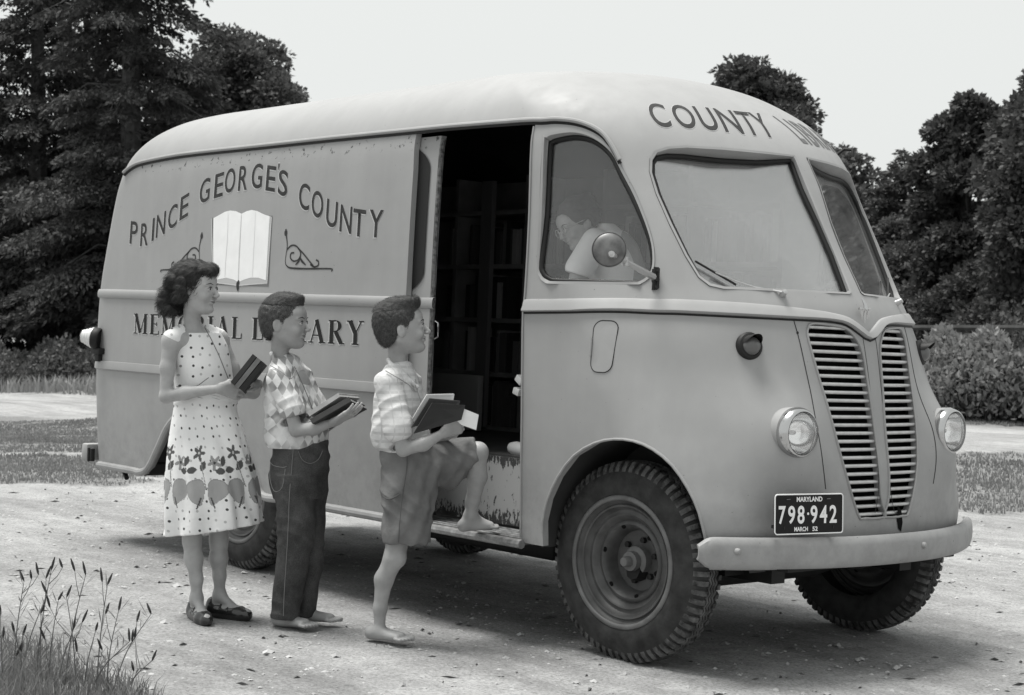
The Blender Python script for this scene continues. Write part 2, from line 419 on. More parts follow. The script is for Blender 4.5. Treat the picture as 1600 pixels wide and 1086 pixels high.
# ---- glass and rubber seals
def ngon(name, P, thick, nrm, m, parent=None, **kw):
    V = [p for p in P] + [p - nrm * thick for p in P]; n = len(P)
    me = prism(name, P, nrm, -thick, 0); 
    return put(name, me, parent or VAN, m, **kw)
def ring(name, P, m, r, parent, flat=1.0, n=8):
    b = MB(); b.tube(P, r, n, closed=True); return b.build(name, m, parent, deg=60)
def glaze(P, m, depth, name='windshield_pane', seal=.011):
    c, n = fit_plane(P)
    Q = [p - n * ((p - c).dot(n)) - n * depth for p in P]
    g = ngon(name, Q, .005, n, m)
    b = MB()                                       # rubber reveal from the skin down to the glass
    R = smooth_closed(P, 1); k = len(P); V = []; F = []
    for p, q in zip(P, Q):
        iw = (c - p); iw -= n * iw.dot(n); iw.normalize()
        V += [p + n * .004, p + iw * .012 + n * .004, q + iw * .016 + n * .004, q - n * .01]
    for i in range(k):
        j = (i + 1) % k
        for a in range(3): F.append((i * 4 + a, i * 4 + a + 1, j * 4 + a + 1, j * 4 + a))
    b.add(V, F); b.build('window_reveal', M['paint'], g, deg=50)
    b = MB(); iws = []
    for p, q in zip(P, Q):
        iw = (c - p); iw -= n * iw.dot(n); iw.normalize(); iws.append(q + iw * .022 + n * .005)
    b.tube(iws, seal, 8, closed=True); b.build('window_seal', M['rubber'], g, deg=50)
    return g
glaze(WS, M['windshield'], .035); glaze(mir(WS), M['windshield'], .035)
SWS = smooth_closed(SWN, 3)
glaze(SWS, M['side_glass'], .03, 'side_window'); glaze(mir(SWS), M['side_glass'], .03, 'side_window')

# ================================================================ trim, door, wheels, lamps
def px_path(L, off=0.0, n=4):
    P = [hit_px(*p) for p in L]; P = [p for p in P if p is not None]
    return [snap(p, off) for p in smooth_open(P, n)]
def strip(name, rows, m, parent=None, closed_back=True):
    'rows: list of polylines with equal length; lofted into a strip'
    V = []; F = []; n = len(rows[0])
    for r in rows: V += list(r)
    for i in range(len(rows) - 1):
        for k in range(n - 1): F.append((i * n + k, i * n + k + 1, (i + 1) * n + k + 1, (i + 1) * n + k))
    b = MB(); b.add(V, F); return b.build(name, m, parent or VAN, deg=40)
# drip gutter over both sides
GUT = [(183, 300), (187, 284), (196, 270), (210, 259), (230, 252), (290, 241), (400, 229), (520, 216), (640, 204), (700, 198), (760, 193), (836, 188), (870, 187), (900, 190), (925, 198), (945, 211), (960, 232), (970, 251)]
gp = px_path(GUT, .004)
for Q in (gp, mir(gp)):
    b = MB(); b.tube([p + Vector((0, (-.008 if p.y < 0 else .008), 0)) for p in Q], .010, 8); g = b.build('drip_gutter', M['paint'], VAN)
    b = MB(); b.tube([p + Vector((0, (-.003 if p.y < 0 else .003), -.014)) for p in Q], .008, 6); b.build('gutter_sealant', M['rubber'], g)

# belt moulding: on the side panels a half-round, on the nose a broad lip
def moulding(P, h, t):
    rows = []
    for a in np.linspace(-math.pi / 2, math.pi / 2, 9):
        r = []
        for p in P:
            q = snap(p); up = Vector((0, 0, 1)); n = (snap(p, .05) - q).normalized(); w = (up - n * up.dot(n)).normalized()
            r.append(q + w * (h / 2 * math.sin(a)) + n * (t * max(math.cos(a), 0) ** .6 + (-.003 if abs(abs(a) - math.pi / 2) < .01 else 0)))
        rows.append(r)
    return rows
side = [body_y(x, 1.408 - .0072 * (x + 1.36)) for x in np.linspace(-4.27, -1.36, 30)]
rear_turn = [Vector((-4.31, y, 1.408)) for y in (-.90, -.6, -.3, 0)]
for P in (side,):
    strip('belt_moulding', moulding(P, .052, .016), M['paint']); strip('belt_moulding', moulding(mir(P), .052, .016), M['paint'])
BT = [(821, 467), (900, 466), (1000, 466), (1060, 467), (1120, 470), (1180, 474), (1240, 480), (1300, 489), (1325, 496), (1342, 507), (1354, 517)]
BB = [(819, 487), (900, 486), (1000, 487), (1060, 489), (1120, 492), (1180, 495), (1240, 498), (1295, 501), (1320, 506), (1337, 517), (1350, 527)]
def resample(P, n):
    d = [0]
    for a, b in zip(P[:-1], P[1:]): d.append(d[-1] + (b - a).length)
    return [Vector([np.interp(t, d, [p[k] for p in P]) for k in range(3)]) for t in np.linspace(0, d[-1], n)]
topc = resample(px_path(BT, 0, 6), 60); botc = resample(px_path(BB, 0, 6), 60)
topc.append(snap(Vector((topc[-1].x + .003, .0, topc[-1].z - .005)))); botc.append(snap(Vector((botc[-1].x + .004, 0, botc[-1].z - .008))))
for P, Q in ((topc, botc), (mir(topc), mir(botc))):
    rows = []
    for t, o in ((0, -.003), (.06, .006), (.2, .010), (.5, .013), (.8, .018), (.93, .019), (1.0, .013), (1.02, -.004)):
        rows.append([snap(a.lerp(b_, t), o) for a, b_ in zip(P, Q)])
    g = strip('nose_moulding', rows, M['paint'])
    b = MB(); b.tube([snap(p + Vector((0, 0, -.006)), .001) for p in Q], .0042, 6); b.build('moulding_shadow_line', M['rubber'], g)  # dark strip draws the shade beneath the moulding lip
# ledge rail along the rear quarter
rows = []
for z, o in ((1.040, -.003), (1.039, .012), (1.013, .016), (.996, .016), (.992, .010), (.985, -.003)):
    rows.append([body_y(x, z, o) for x in np.linspace(-4.29, -1.358, 30)])
strip('side_rail', rows, M['paint']); strip('side_rail', [mir(r) for r in rows], M['paint'])
# rolled tube along the rear corner, wheel opening and sill
path = [body_y(x, .437, .006) for x in np.linspace(-4.22, -3.80, 6)]
arch = [Vector((p.x, body_y(p.x, max(p.z, .44), .006).y, p.z)) for p in ARR[1:-1]]
arch[0] = Vector((-3.73, arch[0].y, .435))
sill = [Vector((x, body_y(x, .44, .004).y, .425)) for x in np.linspace(-2.49, -1.36, 8)]
full = smooth_open(path + arch + sill, 3)
for Q in (full, mir(full)):
    b = MB(); b.tube(Q, .021, 10); b.build('sill_tube', M['paint'], VAN)
# front wheel arch lip
al = [body_y(p.x, p.z, .001) for p in smooth_open(ARF[1:-1], 2) if p.z > .46]
for Q in (al, mir(al)):
    b = MB(); b.tube(Q, .006, 6); b.build('wheel_arch_lip', M['paint'], VAN)
# inner wheel housings, bulkheads and underside so that no daylight passes
b = MB()
for s in (1, -1):
    for (x0, x1) in ((-.46, .45), (-3.76, -2.28)):
        cx, rx = (x0 + x1) / 2, (x1 - x0) / 2; P = [(cx - rx * math.cos(a), 0, .40 + .50 * math.sin(a) ** .8) for a in np.linspace(0.01, math.pi - .01, 16)]
        V = []; F = []
        for x, _, z in P: V += [(x, s * (abs(body_y(x, max(z, .46)).y) - .032), z), (x, s * .56, z)]
        for i in range(15): F.append((2 * i, 2 * i + 1, 2 * i + 3, 2 * i + 2))
        b.add(V, F); b.add([(x, s * .56, z) for x, _, z in P], [tuple(range(16))])
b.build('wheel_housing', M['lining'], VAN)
b = MB()
b.box((-1.45, 0, .50), (3.4, 1.12, .06)); b.box((-4.0, 0, .50), (.5, 1.7, .05)); b.box((.30, 0, .44), (.5, 1.1, .04))
for s in (-.42, .42): b.box((-1.9, s, .42), (4.6, .08, .14))
b.box((.25, 0, .62), (.02, 1.15, .5)); b.box((-1.75, .05, .35), (1.3, .55, .24), bev=.03)
b.build('chassis', M['dark'], VAN)
b = MB(); b.tube([(-.07, -.75, .36), (-.07, -.4, .30), (-.07, .4, .30), (-.07, .75, .36)], .038, 8); b.tube([(.05, -.7, .34), (.05, .7, .34)], .015, 6); b.build('axle', M['dark'], VAN)
b = MB(); b.tube([(-2.85, -.8, .40), (-2.85, .8, .40)], .05, 8); b.lathe([(0, -.15), (.12, -.1), (.16, 0), (.12, .1), (0, .15)], (-2.85, 0, .4), (1, 0, 0), 16); b.build('axle', M['dark'], VAN)

# ---- sliding door, pushed back inside the lettered side panel
DX0, DX1 = -2.05, -1.225
DYO = lambda z: max(-.918, body_y(-1.6, z, 0).y + .034)
b = MB(); zz = list(np.linspace(.44, 2.155, 30)); V = []; F = []
for z in zz: V += [(DX0, DYO(z), z), (DX1, DYO(z), z), (DX1, DYO(z) + .03, z), (DX0, DYO(z) + .03, z)]
for i in range(len(zz) - 1):
    for k in range(4): F.append((i * 4 + k, i * 4 + (k + 1) % 4, i * 4 + 4 + (k + 1) % 4, i * 4 + 4 + k))
F += [(0, 1, 2, 3), tuple(4 * (len(zz) - 1) + k for k in range(4))]
b.add(V, F); door = b.build('sliding_door', M['paint'], VAN, deg=40)
# its window: the front strip with a rounded edge is all that shows
wz = [(-1.275, 1.56), (-1.285, 1.51), (-1.31, 1.475), (-1.36, 1.46), (-1.95, 1.46), (-1.95, 2.10), (-1.36, 2.10), (-1.31, 2.085), (-1.282, 2.03), (-1.272, 1.95)]
b = MB(); V = []; F = []; zs = np.linspace(1.46, 2.10, 40)
for z in zs:
    e = min(z - 1.46, 2.10 - z); xr_ = -1.272 - (.09 * (1 - min(e / .09, 1)) ** 2)
    V += [(-1.95, DYO(z) - .006, z), (xr_, DYO(z) - .006, z)]
for i in range(39): F.append((2 * i, 2 * i + 1, 2 * i + 3, 2 * i + 2))
b.add(V, F); w = b.build('door_window', M['rubber'], door)
rows = moulding([Vector((x, -.95, 1.408)) for x in np.linspace(-1.42, -1.2, 4)], .052, .014)
rows = [[Vector((p.x, p.y + .042, p.z)) for p in r] for r in rows]; strip('door_moulding', rows, M['paint'], door)
b = MB(); rr = random.Random(3)
b.tube([(DX1 + .004, DYO(z) + .012, z) for z in np.linspace(.45, 2.14, 60)], [.008 + rr.random() * .005 for _ in range(60)], 7)
b.build('door_edge_seal', mat('worn_rubber', .10, .8, var=.9, vs=60), door)
b = MB(); b.tube([(DX1 + .004, DYO(1.3) + .02, 1.335), (DX1 + .040, DYO(1.3) + .02, 1.32), (DX1 + .042, DYO(1.3) + .02, 1.26), (DX1 + .004, DYO(1.3) + .02, 1.245)], .005, 8)
b.build('door_handle', M['chrome'], door)
# thickness edges of the doorway: a bright folded lip on the front post
b = MB()
lip = [body_y(p.x - .004, p.z, .003) for p in smooth_open([Vector((q.x, 0, q.z)) for q in DRP[1:]], 4)]
b.tube(lip, .0045, 6); b.build('door_post_lip', M['paint'], VAN)
# step, riser and floor
flak = mat('flaking_white_paint', .62, .7); nt = flak.node_tree; p = nt.nodes['Principled BSDF']
tc = nt.nodes.new('ShaderNodeTexCoord'); mp = N(nt, 'ShaderNodeMapping'); mp.inputs['Scale'].default_value = (60, 60, 26); nt.links.new(tc.outputs['Object'], mp.inputs[0])
nz = noise(nt, 1.0, 7, .68, mp.outputs[0])
sx = N(nt, 'ShaderNodeSeparateXYZ'); nt.links.new(tc.outputs['Object'], sx.inputs[0])
e1 = N(nt, 'ShaderNodeMapRange', clamp=True); nt.links.new(sx.outputs[2], e1.inputs[0]); e1.inputs[1].default_value = .53; e1.inputs[2].default_value = .45; e1.inputs[4].default_value = .22
e2 = N(nt, 'ShaderNodeMapRange', clamp=True); nt.links.new(sx.outputs[2], e2.inputs[0]); e2.inputs[1].default_value = .68; e2.inputs[2].default_value = .74; e2.inputs[4].default_value = .2
ad = N(nt, 'ShaderNodeMath', operation='ADD'); nt.links.new(e1.outputs[0], ad.inputs[0]); nt.links.new(e2.outputs[0], ad.inputs[1])
ad2 = N(nt, 'ShaderNodeMath', operation='ADD'); nt.links.new(nz, ad2.inputs[0]); nt.links.new(ad.outputs[0], ad2.inputs[1])
nt.links.new(ramp(nt, ad2.outputs[0], [(.600, .42), (.635, .05)]), p.inputs['Base Color'])
RY = -.70
b = MB(); b.box((-1.0, RY + .02, .595), (1.0, .03, .295)); b.build('step_riser', flak, VAN)
b = MB(); b.box((-1.98, .13, .742), (4.3, 1.62, .02)); b.build('floor', mat('worn_floor', .06, .6, var=.5, vs=8), VAN)
b = MB(); b.box((-.95, -.815, .425), (.83, .27, .022)); stp = b.build('step', mat('worn_step', .085, .45, var=.6, vs=14), VAN)
b = MB()
for k in range(5): b.tube([(-1.37, -.74 - .042 * k, .438), (-.53, -.74 - .042 * k, .438)], .0055, 6)
b.tube([(-1.40, -.965, .424), (-.50, -.965, .424)], .019, 8); b.build('step_strip', mat('step_metal', .30, .4, metal=.6, var=.4, vs=30), stp)
b = MB(); b.box((-1.43, -.80, .60), (.02, .24, .36)); b.box((-.49, -.80, .60), (.02, .24, .36)); b.build('step_side', M['lining'], VAN)

# ---- wheels
tyre_m = mat('tyre_rubber', .030, .75, var=.45, vs=18, bump=.0015, bs=90, spec=.3)
dusty = mat('dusty_tread', .085, .9, var=.75, vs=22, bump=.004, bs=120, spec=.2)
rim_m = mat('wheel_paint', .060, .45, var=.35, vs=14, spec=.5)
rim_l = mat('wheel_ring_paint', .12, .5, var=.3, vs=14)
def wheel(x, s, z=.398, st=0):
    'built about +axis = outward'
    wroot = None
    c = Vector((x, s * .822, z)); ax = Vector((-s * math.sin(st), s * math.cos(st), 0)); W = .172
    yc = -W + .0
    prof = [(.255, -.012), (.262, -.002), (.275, .002), (.300, .004), (.325, .000), (.350, -.008), (.362, -.014), (.372, -.020), (.386, -.040), (.3935, -.05), (.395, -W / 2), (.3935, -W + .05), (.386, -W + .04), (.35, -W + .008), (.30, -W), (.26, -W + .01), (.24, -W + .03)]
    b = MB(); b.lathe(prof, c, ax, 72); ty = b.build('tyre', tyre_m, VAN, deg=50)
    b = MB(); q = ax.to_track_quat('Z', 'Y').to_matrix(); nl = 66
    rr = random.Random(5)
    for k in range(nl):
        for side in (0, 1):
            a = 2 * math.pi * (k + .5 * side) / nl; ca, sa = math.cos(a), math.sin(a)
            Rm = q @ Matrix(((ca, -sa, 0), (sa, ca, 0), (0, 0, 1)))
            if side == 0:
                P = [(.3575, -.012), (.374, -.0165), (.3985, -.036), (.402, -.058), (.395, -.058), (.35, -.02)]
            else:
                P = [(.3575, -W + .012), (.374, -W + .0165), (.3985, -W + .036), (.402, -W + .058), (.395, -W + .058), (.35, -W + .02)]
            hw = .0098; V = []
            for sg in (-1, 1):
                for r_, h in P: V.append(c + Rm @ Vector((r_, sg * hw, h)))
            m = len(P); F = [tuple(range(m)), tuple(range(m, 2 * m))[::-1]] + [(i, (i + 1) % m, (i + 1) % m + m, i + m) for i in range(m)]
            b.add(V, F)
    # zigzag centre ribs
    for h0 in (-.070, -.086, -.102):
        pts = []
        for k in range(nl * 2):
            a = math.pi * k / nl; pts.append(c + q @ Vector((.3965 * math.cos(a), .3965 * math.sin(a), h0 + (.006 if k % 2 else -.006))))
        b.tube(pts, .0062, 5, closed=True)
    b.build('tread', dusty, ty, deg=30)
    b = MB(); b.lathe([(.262, -.004), (.268, -.010), (.266, -.016), (.258, -.006), (.248, -.010), (.240, -.020), (.232, -.024), (.226, -.016), (.219, -.018), (.214, -.030), (.205, -.040), (.196, -.040), (.188, -.034), (.180, -.038), (.172, -.055), (.165, -.060), (.158, -.052), (.148, -.050), (.136, -.060), (.126, -.090), (.120, -.115), (.060, -.118), (.0, -.118)], c, ax, 64)
    rim = b.build('rim', rim_m, ty, deg=40)
    b = MB(); b.lathe([(.266, .000), (.266, -.004), (.262, -.009), (.250, -.011), (.245, -.004), (.246, .002), (.252, .005), (.262, .004)], c, ax, 64, closed=True); b.build('rim_ring', rim_l, rim, deg=60)
    b = MB(); b.lathe([(.058, -.118), (.058, -.085), (.050, -.078), (.040, -.076), (.038, -.05), (.022, -.047), (.021, -.020), (.017, -.014), (0, -.013)], c, ax, 24); b.build('hub', rim_l, rim)
    b = MB()
    for k in range(6):
        a = 2 * math.pi * k / 6 + .3; p0 = c + q @ Vector((.085 * math.cos(a), .085 * math.sin(a), -.118)); b.lathe([(.0, .02), (.012, .018), (.013, 0)], p0, ax, 6)
    b.build('wheel_nut', M['dark'], rim)
    b = MB()
    for k in range(6):
        a = 2 * math.pi * k / 6 + .82; p0 = c + q @ Vector((.142 * math.cos(a), .142 * math.sin(a), -.054)); b.lathe([(.0, .003), (.010, .002), (.011, -.002)], p0, ax, 10)
    b.build('rim_hole', M['black'], rim)
    return ty
for x, st in ((-.068, math.radians(3)), (-2.90, 0)):
    for s in (-1, 1): wheel(x, s, st=st)
# ---- bumper
nb = 140; yy = np.linspace(-.885, .925, nb)
bx = lambda y: .655 - .285 * (abs(y) / .915) ** 2.3
prof = [(-.018, -.056), (.002, -.060), (.016, -.050), (.022, -.028), (.024, 0), (.022, .028), (.016, .050), (.002, .060), (-.018, .056), (-.008, .046), (.006, .026), (.010, 0), (.006, -.026), (-.008, -.046)]
def bumper():
    V = []; F = []; m = len(prof)
    for y in yy:
        e = max(0, (-y - .835) / .05 if y < 0 else (y - .885) / .045); k = math.sqrt(max(1 - min(e, 1) ** 2, .22 if y < 0 else .7)); d = bx(y)
        sl = (bx(y + .01) - bx(y - .01)) / .02; n = Vector((1, -sl, 0)).normalized()
        for o, h in prof: V.append(Vector((d, y, .497)) + n * o + Vector((0, 0, h * k)))
    for i in range(nb - 1):
        for k in range(m): F.append((i * m + k, i * m + (k + 1) % m, (i + 1) * m + (k + 1) % m, (i + 1) * m + k))
    F.append(tuple(range(m))); F.append(tuple((nb - 1) * m + k for k in range(m)))
    b = MB(); b.add(V, F); return b.build('bumper', M['paint'], VAN, deg=40)
bmp = bumper()
def on_plane_x(u, v, f):
    o, d = px_ray(u, v)
    t = 5.0
    for _ in range(40):
        p = o + d * t; t += (p.x - f(p.y)) / (-d.x) * .9
    return o + d * t
for u, v in ((1152, 862), (1443, 852)):
    p = on_plane_x(u, v, lambda y: bx(y) + .024); b = MB()
    b.lathe([(0, .014), (.008, .012), (.013, .006), (.0145, -.003)], p, (1, 0, 0), 16); b.build('bumper_bolt', M['paint'], bmp)
b = MB()
for y in (-.45, .45): b.box((.40, y, .47), (.26, .05, .05))
b.build('bumper_bracket', M['dark'], bmp)
# ---- number plate on the bumper in front of the nose
pc = on_plane_x(1264.5, 803, lambda y: bx(-.42) + .015)
plate_c = mat('plate_black_enamel', .007, .6, spec=.25); pw = mat('plate_white_enamel', .78, .4)
PR = Matrix.Rotation(math.radians(-3), 3, 'Y')
ax_u = Vector((.19, .98, 0)).normalized(); ax_v = Vector((-.04, 0, 1)).normalized(); ax_n = ax_u.cross(ax_v).normalized()
if ax_n.x < 0: ax_n = -ax_n
PWd, PHt = .335, .152
def plate_pt(u, v, o=0): return pc + ax_u * u + ax_v * v + ax_n * o
def rrect(w, h, r, n=5):
    P = []
    for cx, cy, a0 in ((w/2-r, h/2-r, 0), (-w/2+r, h/2-r, 90), (-w/2+r, -h/2+r, 180), (w/2-r, -h/2+r, 270)):
        for k in range(n): a = math.radians(a0 + 90 * k / (n - 1)); P.append((cx + r * math.cos(a), cy + r * math.sin(a)))
    return P
P = [plate_pt(u, v, 0) for u, v in rrect(PWd, PHt, .012)]
plate = put('licence_plate', prism('licence_plate', P, ax_n, -.004, 0), VAN, plate_c)
b = MB(); b.tube([plate_pt(u, v, .0) for u, v in rrect(PWd - .004, PHt - .004, .011)], .0026, 6, closed=True); b.build('plate_border', pw, plate)
b = MB()
for u in (-.12, .12): b.box(tuple(plate_pt(u, -.05, -.03)), (.06, .02, .012))
b.build('plate_bracket', M['dark'], plate)

# ---- lettering
def text_bm(s, bold=.0, size=1.0, spacing=1.0):
    cu = bpy.data.curves.new('t', 'FONT'); cu.body = s; cu.size = size; cu.offset = bold; cu.resolution_u = 5; cu.space_character = spacing
    o = bpy.data.objects.new('t', cu); COL.objects.link(o); bpy.context.view_layer.update()
    me = bpy.data.meshes.new_from_object(o.evaluated_get(bpy.context.evaluated_depsgraph_get()))
    bpy.data.objects.remove(o); bm = bmesh.new(); bm.from_mesh(me); bpy.data.meshes.remove(me)
    bmesh.ops.remove_doubles(bm, verts=bm.verts[:], dist=1e-4); return bm
def bounds(bm):
    X = [v.co.x for v in bm.verts]; Y = [v.co.y for v in bm.verts]; return min(X), max(X), min(Y), max(Y)
def warp(bm, f, maxlen=.03):
    'bm in u,v -> surface points; subdivide first so that it hugs curves'
    bmesh.ops.triangulate(bm, faces=bm.faces[:])
    for _ in range(3):
        L = [e for e in bm.edges if e.calc_length() > maxlen]
        if not L: break
        bmesh.ops.subdivide_edges(bm, edges=L, cuts=1); bmesh.ops.triangulate(bm, faces=bm.faces[:])
    for v in bm.verts: v.co = f(v.co.x, v.co.y)
    return bm
def merge(bms, name, m, parent, **kw):
    V = []; F = []
    for bm in bms:
        n = len(V); bm.verts.index_update(); V += [v.co.copy() for v in bm.verts]; F += [[v.index + n for v in f.verts] for f in bm.faces]; bm.free()
    me = mesh(name, V, F, smooth=True); return put(name, me, parent, m, **kw)
for s, cu_, cv, h, wd, bold in (('MARYLAND', .0, .0555, .0185, .125, .03), ('798·942', 0, .0, .0640, .298, .0), ('MARCH', -.040, -.0560, .0170, .066, .03), ('52', .028, -.0560, .0170, .026, .03)):
    if s == '798·942':
        X0 = -.149
        for g, w_ in (('7', .040), ('9', .040), ('8', .040), ('.', .012), ('9', .040), ('4', .043), ('2', .042)):
            bm = text_bm(g, .022); x0, x1, y0, y1 = bounds(bm)
            if g == '.':
                fn = lambda u, v: plate_pt(X0 + (u - x0) / (x1 - x0) * .010 + .001, -.004 + (v - y0) / (y1 - y0) * .010, .0012)
            else: fn = lambda u, v: plate_pt(X0 + (u - x0) / (x1 - x0) * (w_ - .006), -.036 + (v - y0) / (y1 - y0) * h * 1.06, .0012)
            merge([warp(bm, fn, 9)], 'plate_digit', pw, plate); X0 += w_ + .0055
    else:
        bm = text_bm(s, bold); x0, x1, y0, y1 = bounds(bm)
        merge([warp(bm, lambda u, v: plate_pt(cu_ + ((u - x0) / (x1 - x0) - .5) * wd, cv - h / 2 + (v - y0) / (y1 - y0) * h, .0012), 9)], 'plate_lettering', pw, plate)
b = MB()
for u in (-.098, .098): b.box(tuple(plate_pt(u, .056, .0008)), (.001, .03, .003))
b.build('plate_dash', rim_l, plate)

def side_pt(x, z, o): return body_y(x, z, o)
def px_side(u, v):
    h = hit_px(u, v); return h.x, h.z
ARC = [('P',231,475),('R',274,482),('I',309,462),('N',340,442),('C',388,410),('E',435,370),('G',518,305),('E',575,283),('O',620,264),('R',673,254),('G',729,246),('E',785,256),('S',834,274),('C',920,328),('O',973,360),('U',1031,398),('N',1088,420),('T',1141,435),('Y',1210,438)]
def loc1(a, b_): return 120 + a / 2.586, 180 + b_ / 2.586
pts = [px_side(*loc1(a, b_)) for _, a, b_ in ARC]
HL = .128
def letters(lst, layer):
    out = []
    return out
big, halo = [], []
for i, (ch, _, _) in enumerate(ARC):
    x, z = pts[i]
    j0, j1 = max(i - 1, 0), min(i + 1, len(pts) - 1)
    sl = max(-.55, min(.55, (pts[j1][1] - pts[j0][1]) / (pts[j1][0] - pts[j0][0]))) * .75
    if ch in 'Y' : sl = -.05
    if ch == 'T': sl = -.12
    for lst, off, o, dx, dz in ((halo, .028, .0010, -.003, -.002), (big, .010, .0018, 0, 0)):
        bm = text_bm(ch, off); ref = text_bm(ch, .010); x0, x1, y0, y1 = bounds(ref); ref.free()
        wd = {'I': .022, 'N': .096, 'O': .098, 'G': .098, 'C': .092, 'U': .092, 'Y': .108, 'T': .100}.get(ch, .085)
        lst.append(warp(bm, lambda u, v: side_pt(x + ((u - x0) / (x1 - x0) - .5) * wd + dx, z + sl * ((u - x0) / (x1 - x0) - .5) * wd + ((v - y0) / (y1 - y0) - .5) * HL + dz, o), .2))
for q, off, o in (('halo', .02, .0010), ('big', 0, .0018)):
    bm = bmesh.new(); xx, zz_ = px_side(*loc1(817, 208)); r_ = .010 + (.004 if q == 'halo' else 0)
    vs = [bm.verts.new((a, c_, 0)) for a, c_ in ((-r_ * .6, r_ * 1.6), (r_ * .6, r_ * 1.6), (r_ * .2, -r_ * 1.6), (-r_ * .2, -r_ * 1.6))]; bm.faces.new(vs)
    (halo if q == 'halo' else big).append(warp(bm, lambda u, v: side_pt(xx + u, zz_ + v, o), .2))
ap_b, ap_h = big.pop(), halo.pop()
for i0, i1 in ((0, 6), (6, 13), (13, 19)):
    e = i0 == 6; sign = merge(big[i0:i1] + ([ap_b] if e else []), 'arched_lettering', M['letter'], VAN); merge(halo[i0:i1] + ([ap_h] if e else []), 'lettering_outline', M['halo'], sign)

# serif capitals for the lower line
def serif(ch, g=0.0):
    'returns polygons in a unit-height box, width; g grows the strokes'
    T, t, s = .19 + g, .055 + g, .05 + g; P = []
    def seg(a, b_, w):
        a, b_ = Vector((*a, 0)), Vector((*b_, 0)); d = (b_ - a).normalized(); n = Vector((-d.y, d.x, 0)) * w / 2; e = d * g / 2
        P.append([a - n - e, b_ - n + e, b_ + n + e, a + n - e])
    def foot(x, y, w): seg((x - w / 2, y + (t / 2 if y < .5 else -t / 2)), (x + w / 2, y + (t / 2 if y < .5 else -t / 2)), t)
    def arc(cx, cy, rx, ry, a0, a1, th, n=12):
        L = []; R_ = []
        for k in range(n + 1):
            a = math.radians(a0 + (a1 - a0) * k / n); w = th(a) / 2
            L.append(Vector((cx + (rx + w) * math.cos(a), cy + (ry + w * .6) * math.sin(a), 0))); R_.append(Vector((cx + (rx - w) * math.cos(a), cy + (ry - w * .6) * math.sin(a), 0)))
        for k in range(n): P.append([L[k], L[k + 1], R_[k + 1], R_[k]])
    th = lambda a: t + (T - t) * abs(math.cos(a)) ** 1.5
    if ch == 'M': seg((.13, 0), (.13, 1), t); seg((.13, 1), (.47, .05), T); seg((.47, .05), (.80, 1), t); seg((.82, 0), (.82, 1), T); foot(.13, 0, .26); foot(.82, 0, .36); foot(.10, 1, .2); foot(.85, 1, .25); w = 1.0
    elif ch == 'E': seg((.16, 0), (.16, 1), T); seg((.0, t/2), (.60, t/2), t); seg((.0, 1 - t/2), (.58, 1 - t/2), t); seg((.16, .52), (.46, .52), t); seg((.60, 0), (.60, .2), t); seg((.58, 1), (.58, .82), t); seg((.46, .42), (.46, .62), t); w = .64
    elif ch == 'O': arc(.42, .5, .34, .47, 0, 360, th, 28); w = .86
    elif ch in 'RB':
        seg((.16, 0), (.16, 1), T); seg((0, 1 - t/2), (.36, 1 - t/2), t); arc(.36, .76, .20, .215, -90, 90, th); seg((.16, .53), (.38, .53), t)
        if ch == 'R': seg((.36, .52), (.66, .03), T); foot(.16, 0, .34); foot(.72, 0, .2); w = .78
        else: seg((0, t/2), (.38, t/2), t); arc(.38, .28, .22, .255, -90, 90, th); w = .70
    elif ch == 'I': seg((.16, 0), (.16, 1), T); foot(.16, 0, .34); foot(.16, 1, .34); w = .34
    elif ch == 'A': seg((.12, 0), (.40, 1), t); seg((.38, 1), (.70, 0), T); seg((.22, .33), (.58, .33), t); foot(.12, 0, .26); foot(.70, 0, .34); w = .84
    elif ch == 'L': seg((.16, 0), (.16, 1), T); foot(.16, 1, .34); seg((0, t/2), (.58, t/2), t); seg((.58, 0), (.58, .26), t); w = .62
    elif ch == 'Y': seg((.12, 1), (.40, .47), T); seg((.40, .47), (.68, 1), t); seg((.40, 0), (.40, .5), T); foot(.40, 0, .34); foot(.12, 1, .3); foot(.68, 1, .24); w = .80
    else: w = .45
    return P, w
def serif_line(s, x0, x1, zf, h, layer, g, m, name, parent):
    tot = sum(serif(c)[1] for c in s) + .16 * (len(s) - 1); k = (x1 - x0) / tot; X = x0; out = []
    for c in s:
        P, w = serif(c, g)
        for poly in P:
            bm = bmesh.new(); bm.faces.new([bm.verts.new(p) for p in poly])
            out.append(warp(bm, lambda u, v: side_pt(X + u * k, zf + v * h, layer + (len(out) % 9) * .00005), .5))
        X += (w + .16) * k
    return merge(out, name, m, parent)
xa, za = px_side(209, 520); xb, zb_ = px_side(568, 541); xl, _ = px_side(378, 530); xl2, _ = px_side(394, 530)
zb_ = (za + zb_) / 2
for s, a, c_ in (('MEMORIAL', xa, xl), ('LIBRARY', xl2, xb)):
    o = serif_line(s, a, c_, zb_, .112, .0020, 0, M['letter_black'], 'serif_lettering', VAN)
    serif_line(s, a - .003, c_ - .003, zb_ - .002, .112, .0010, .06, M['halo'], 'lettering_outline', o)

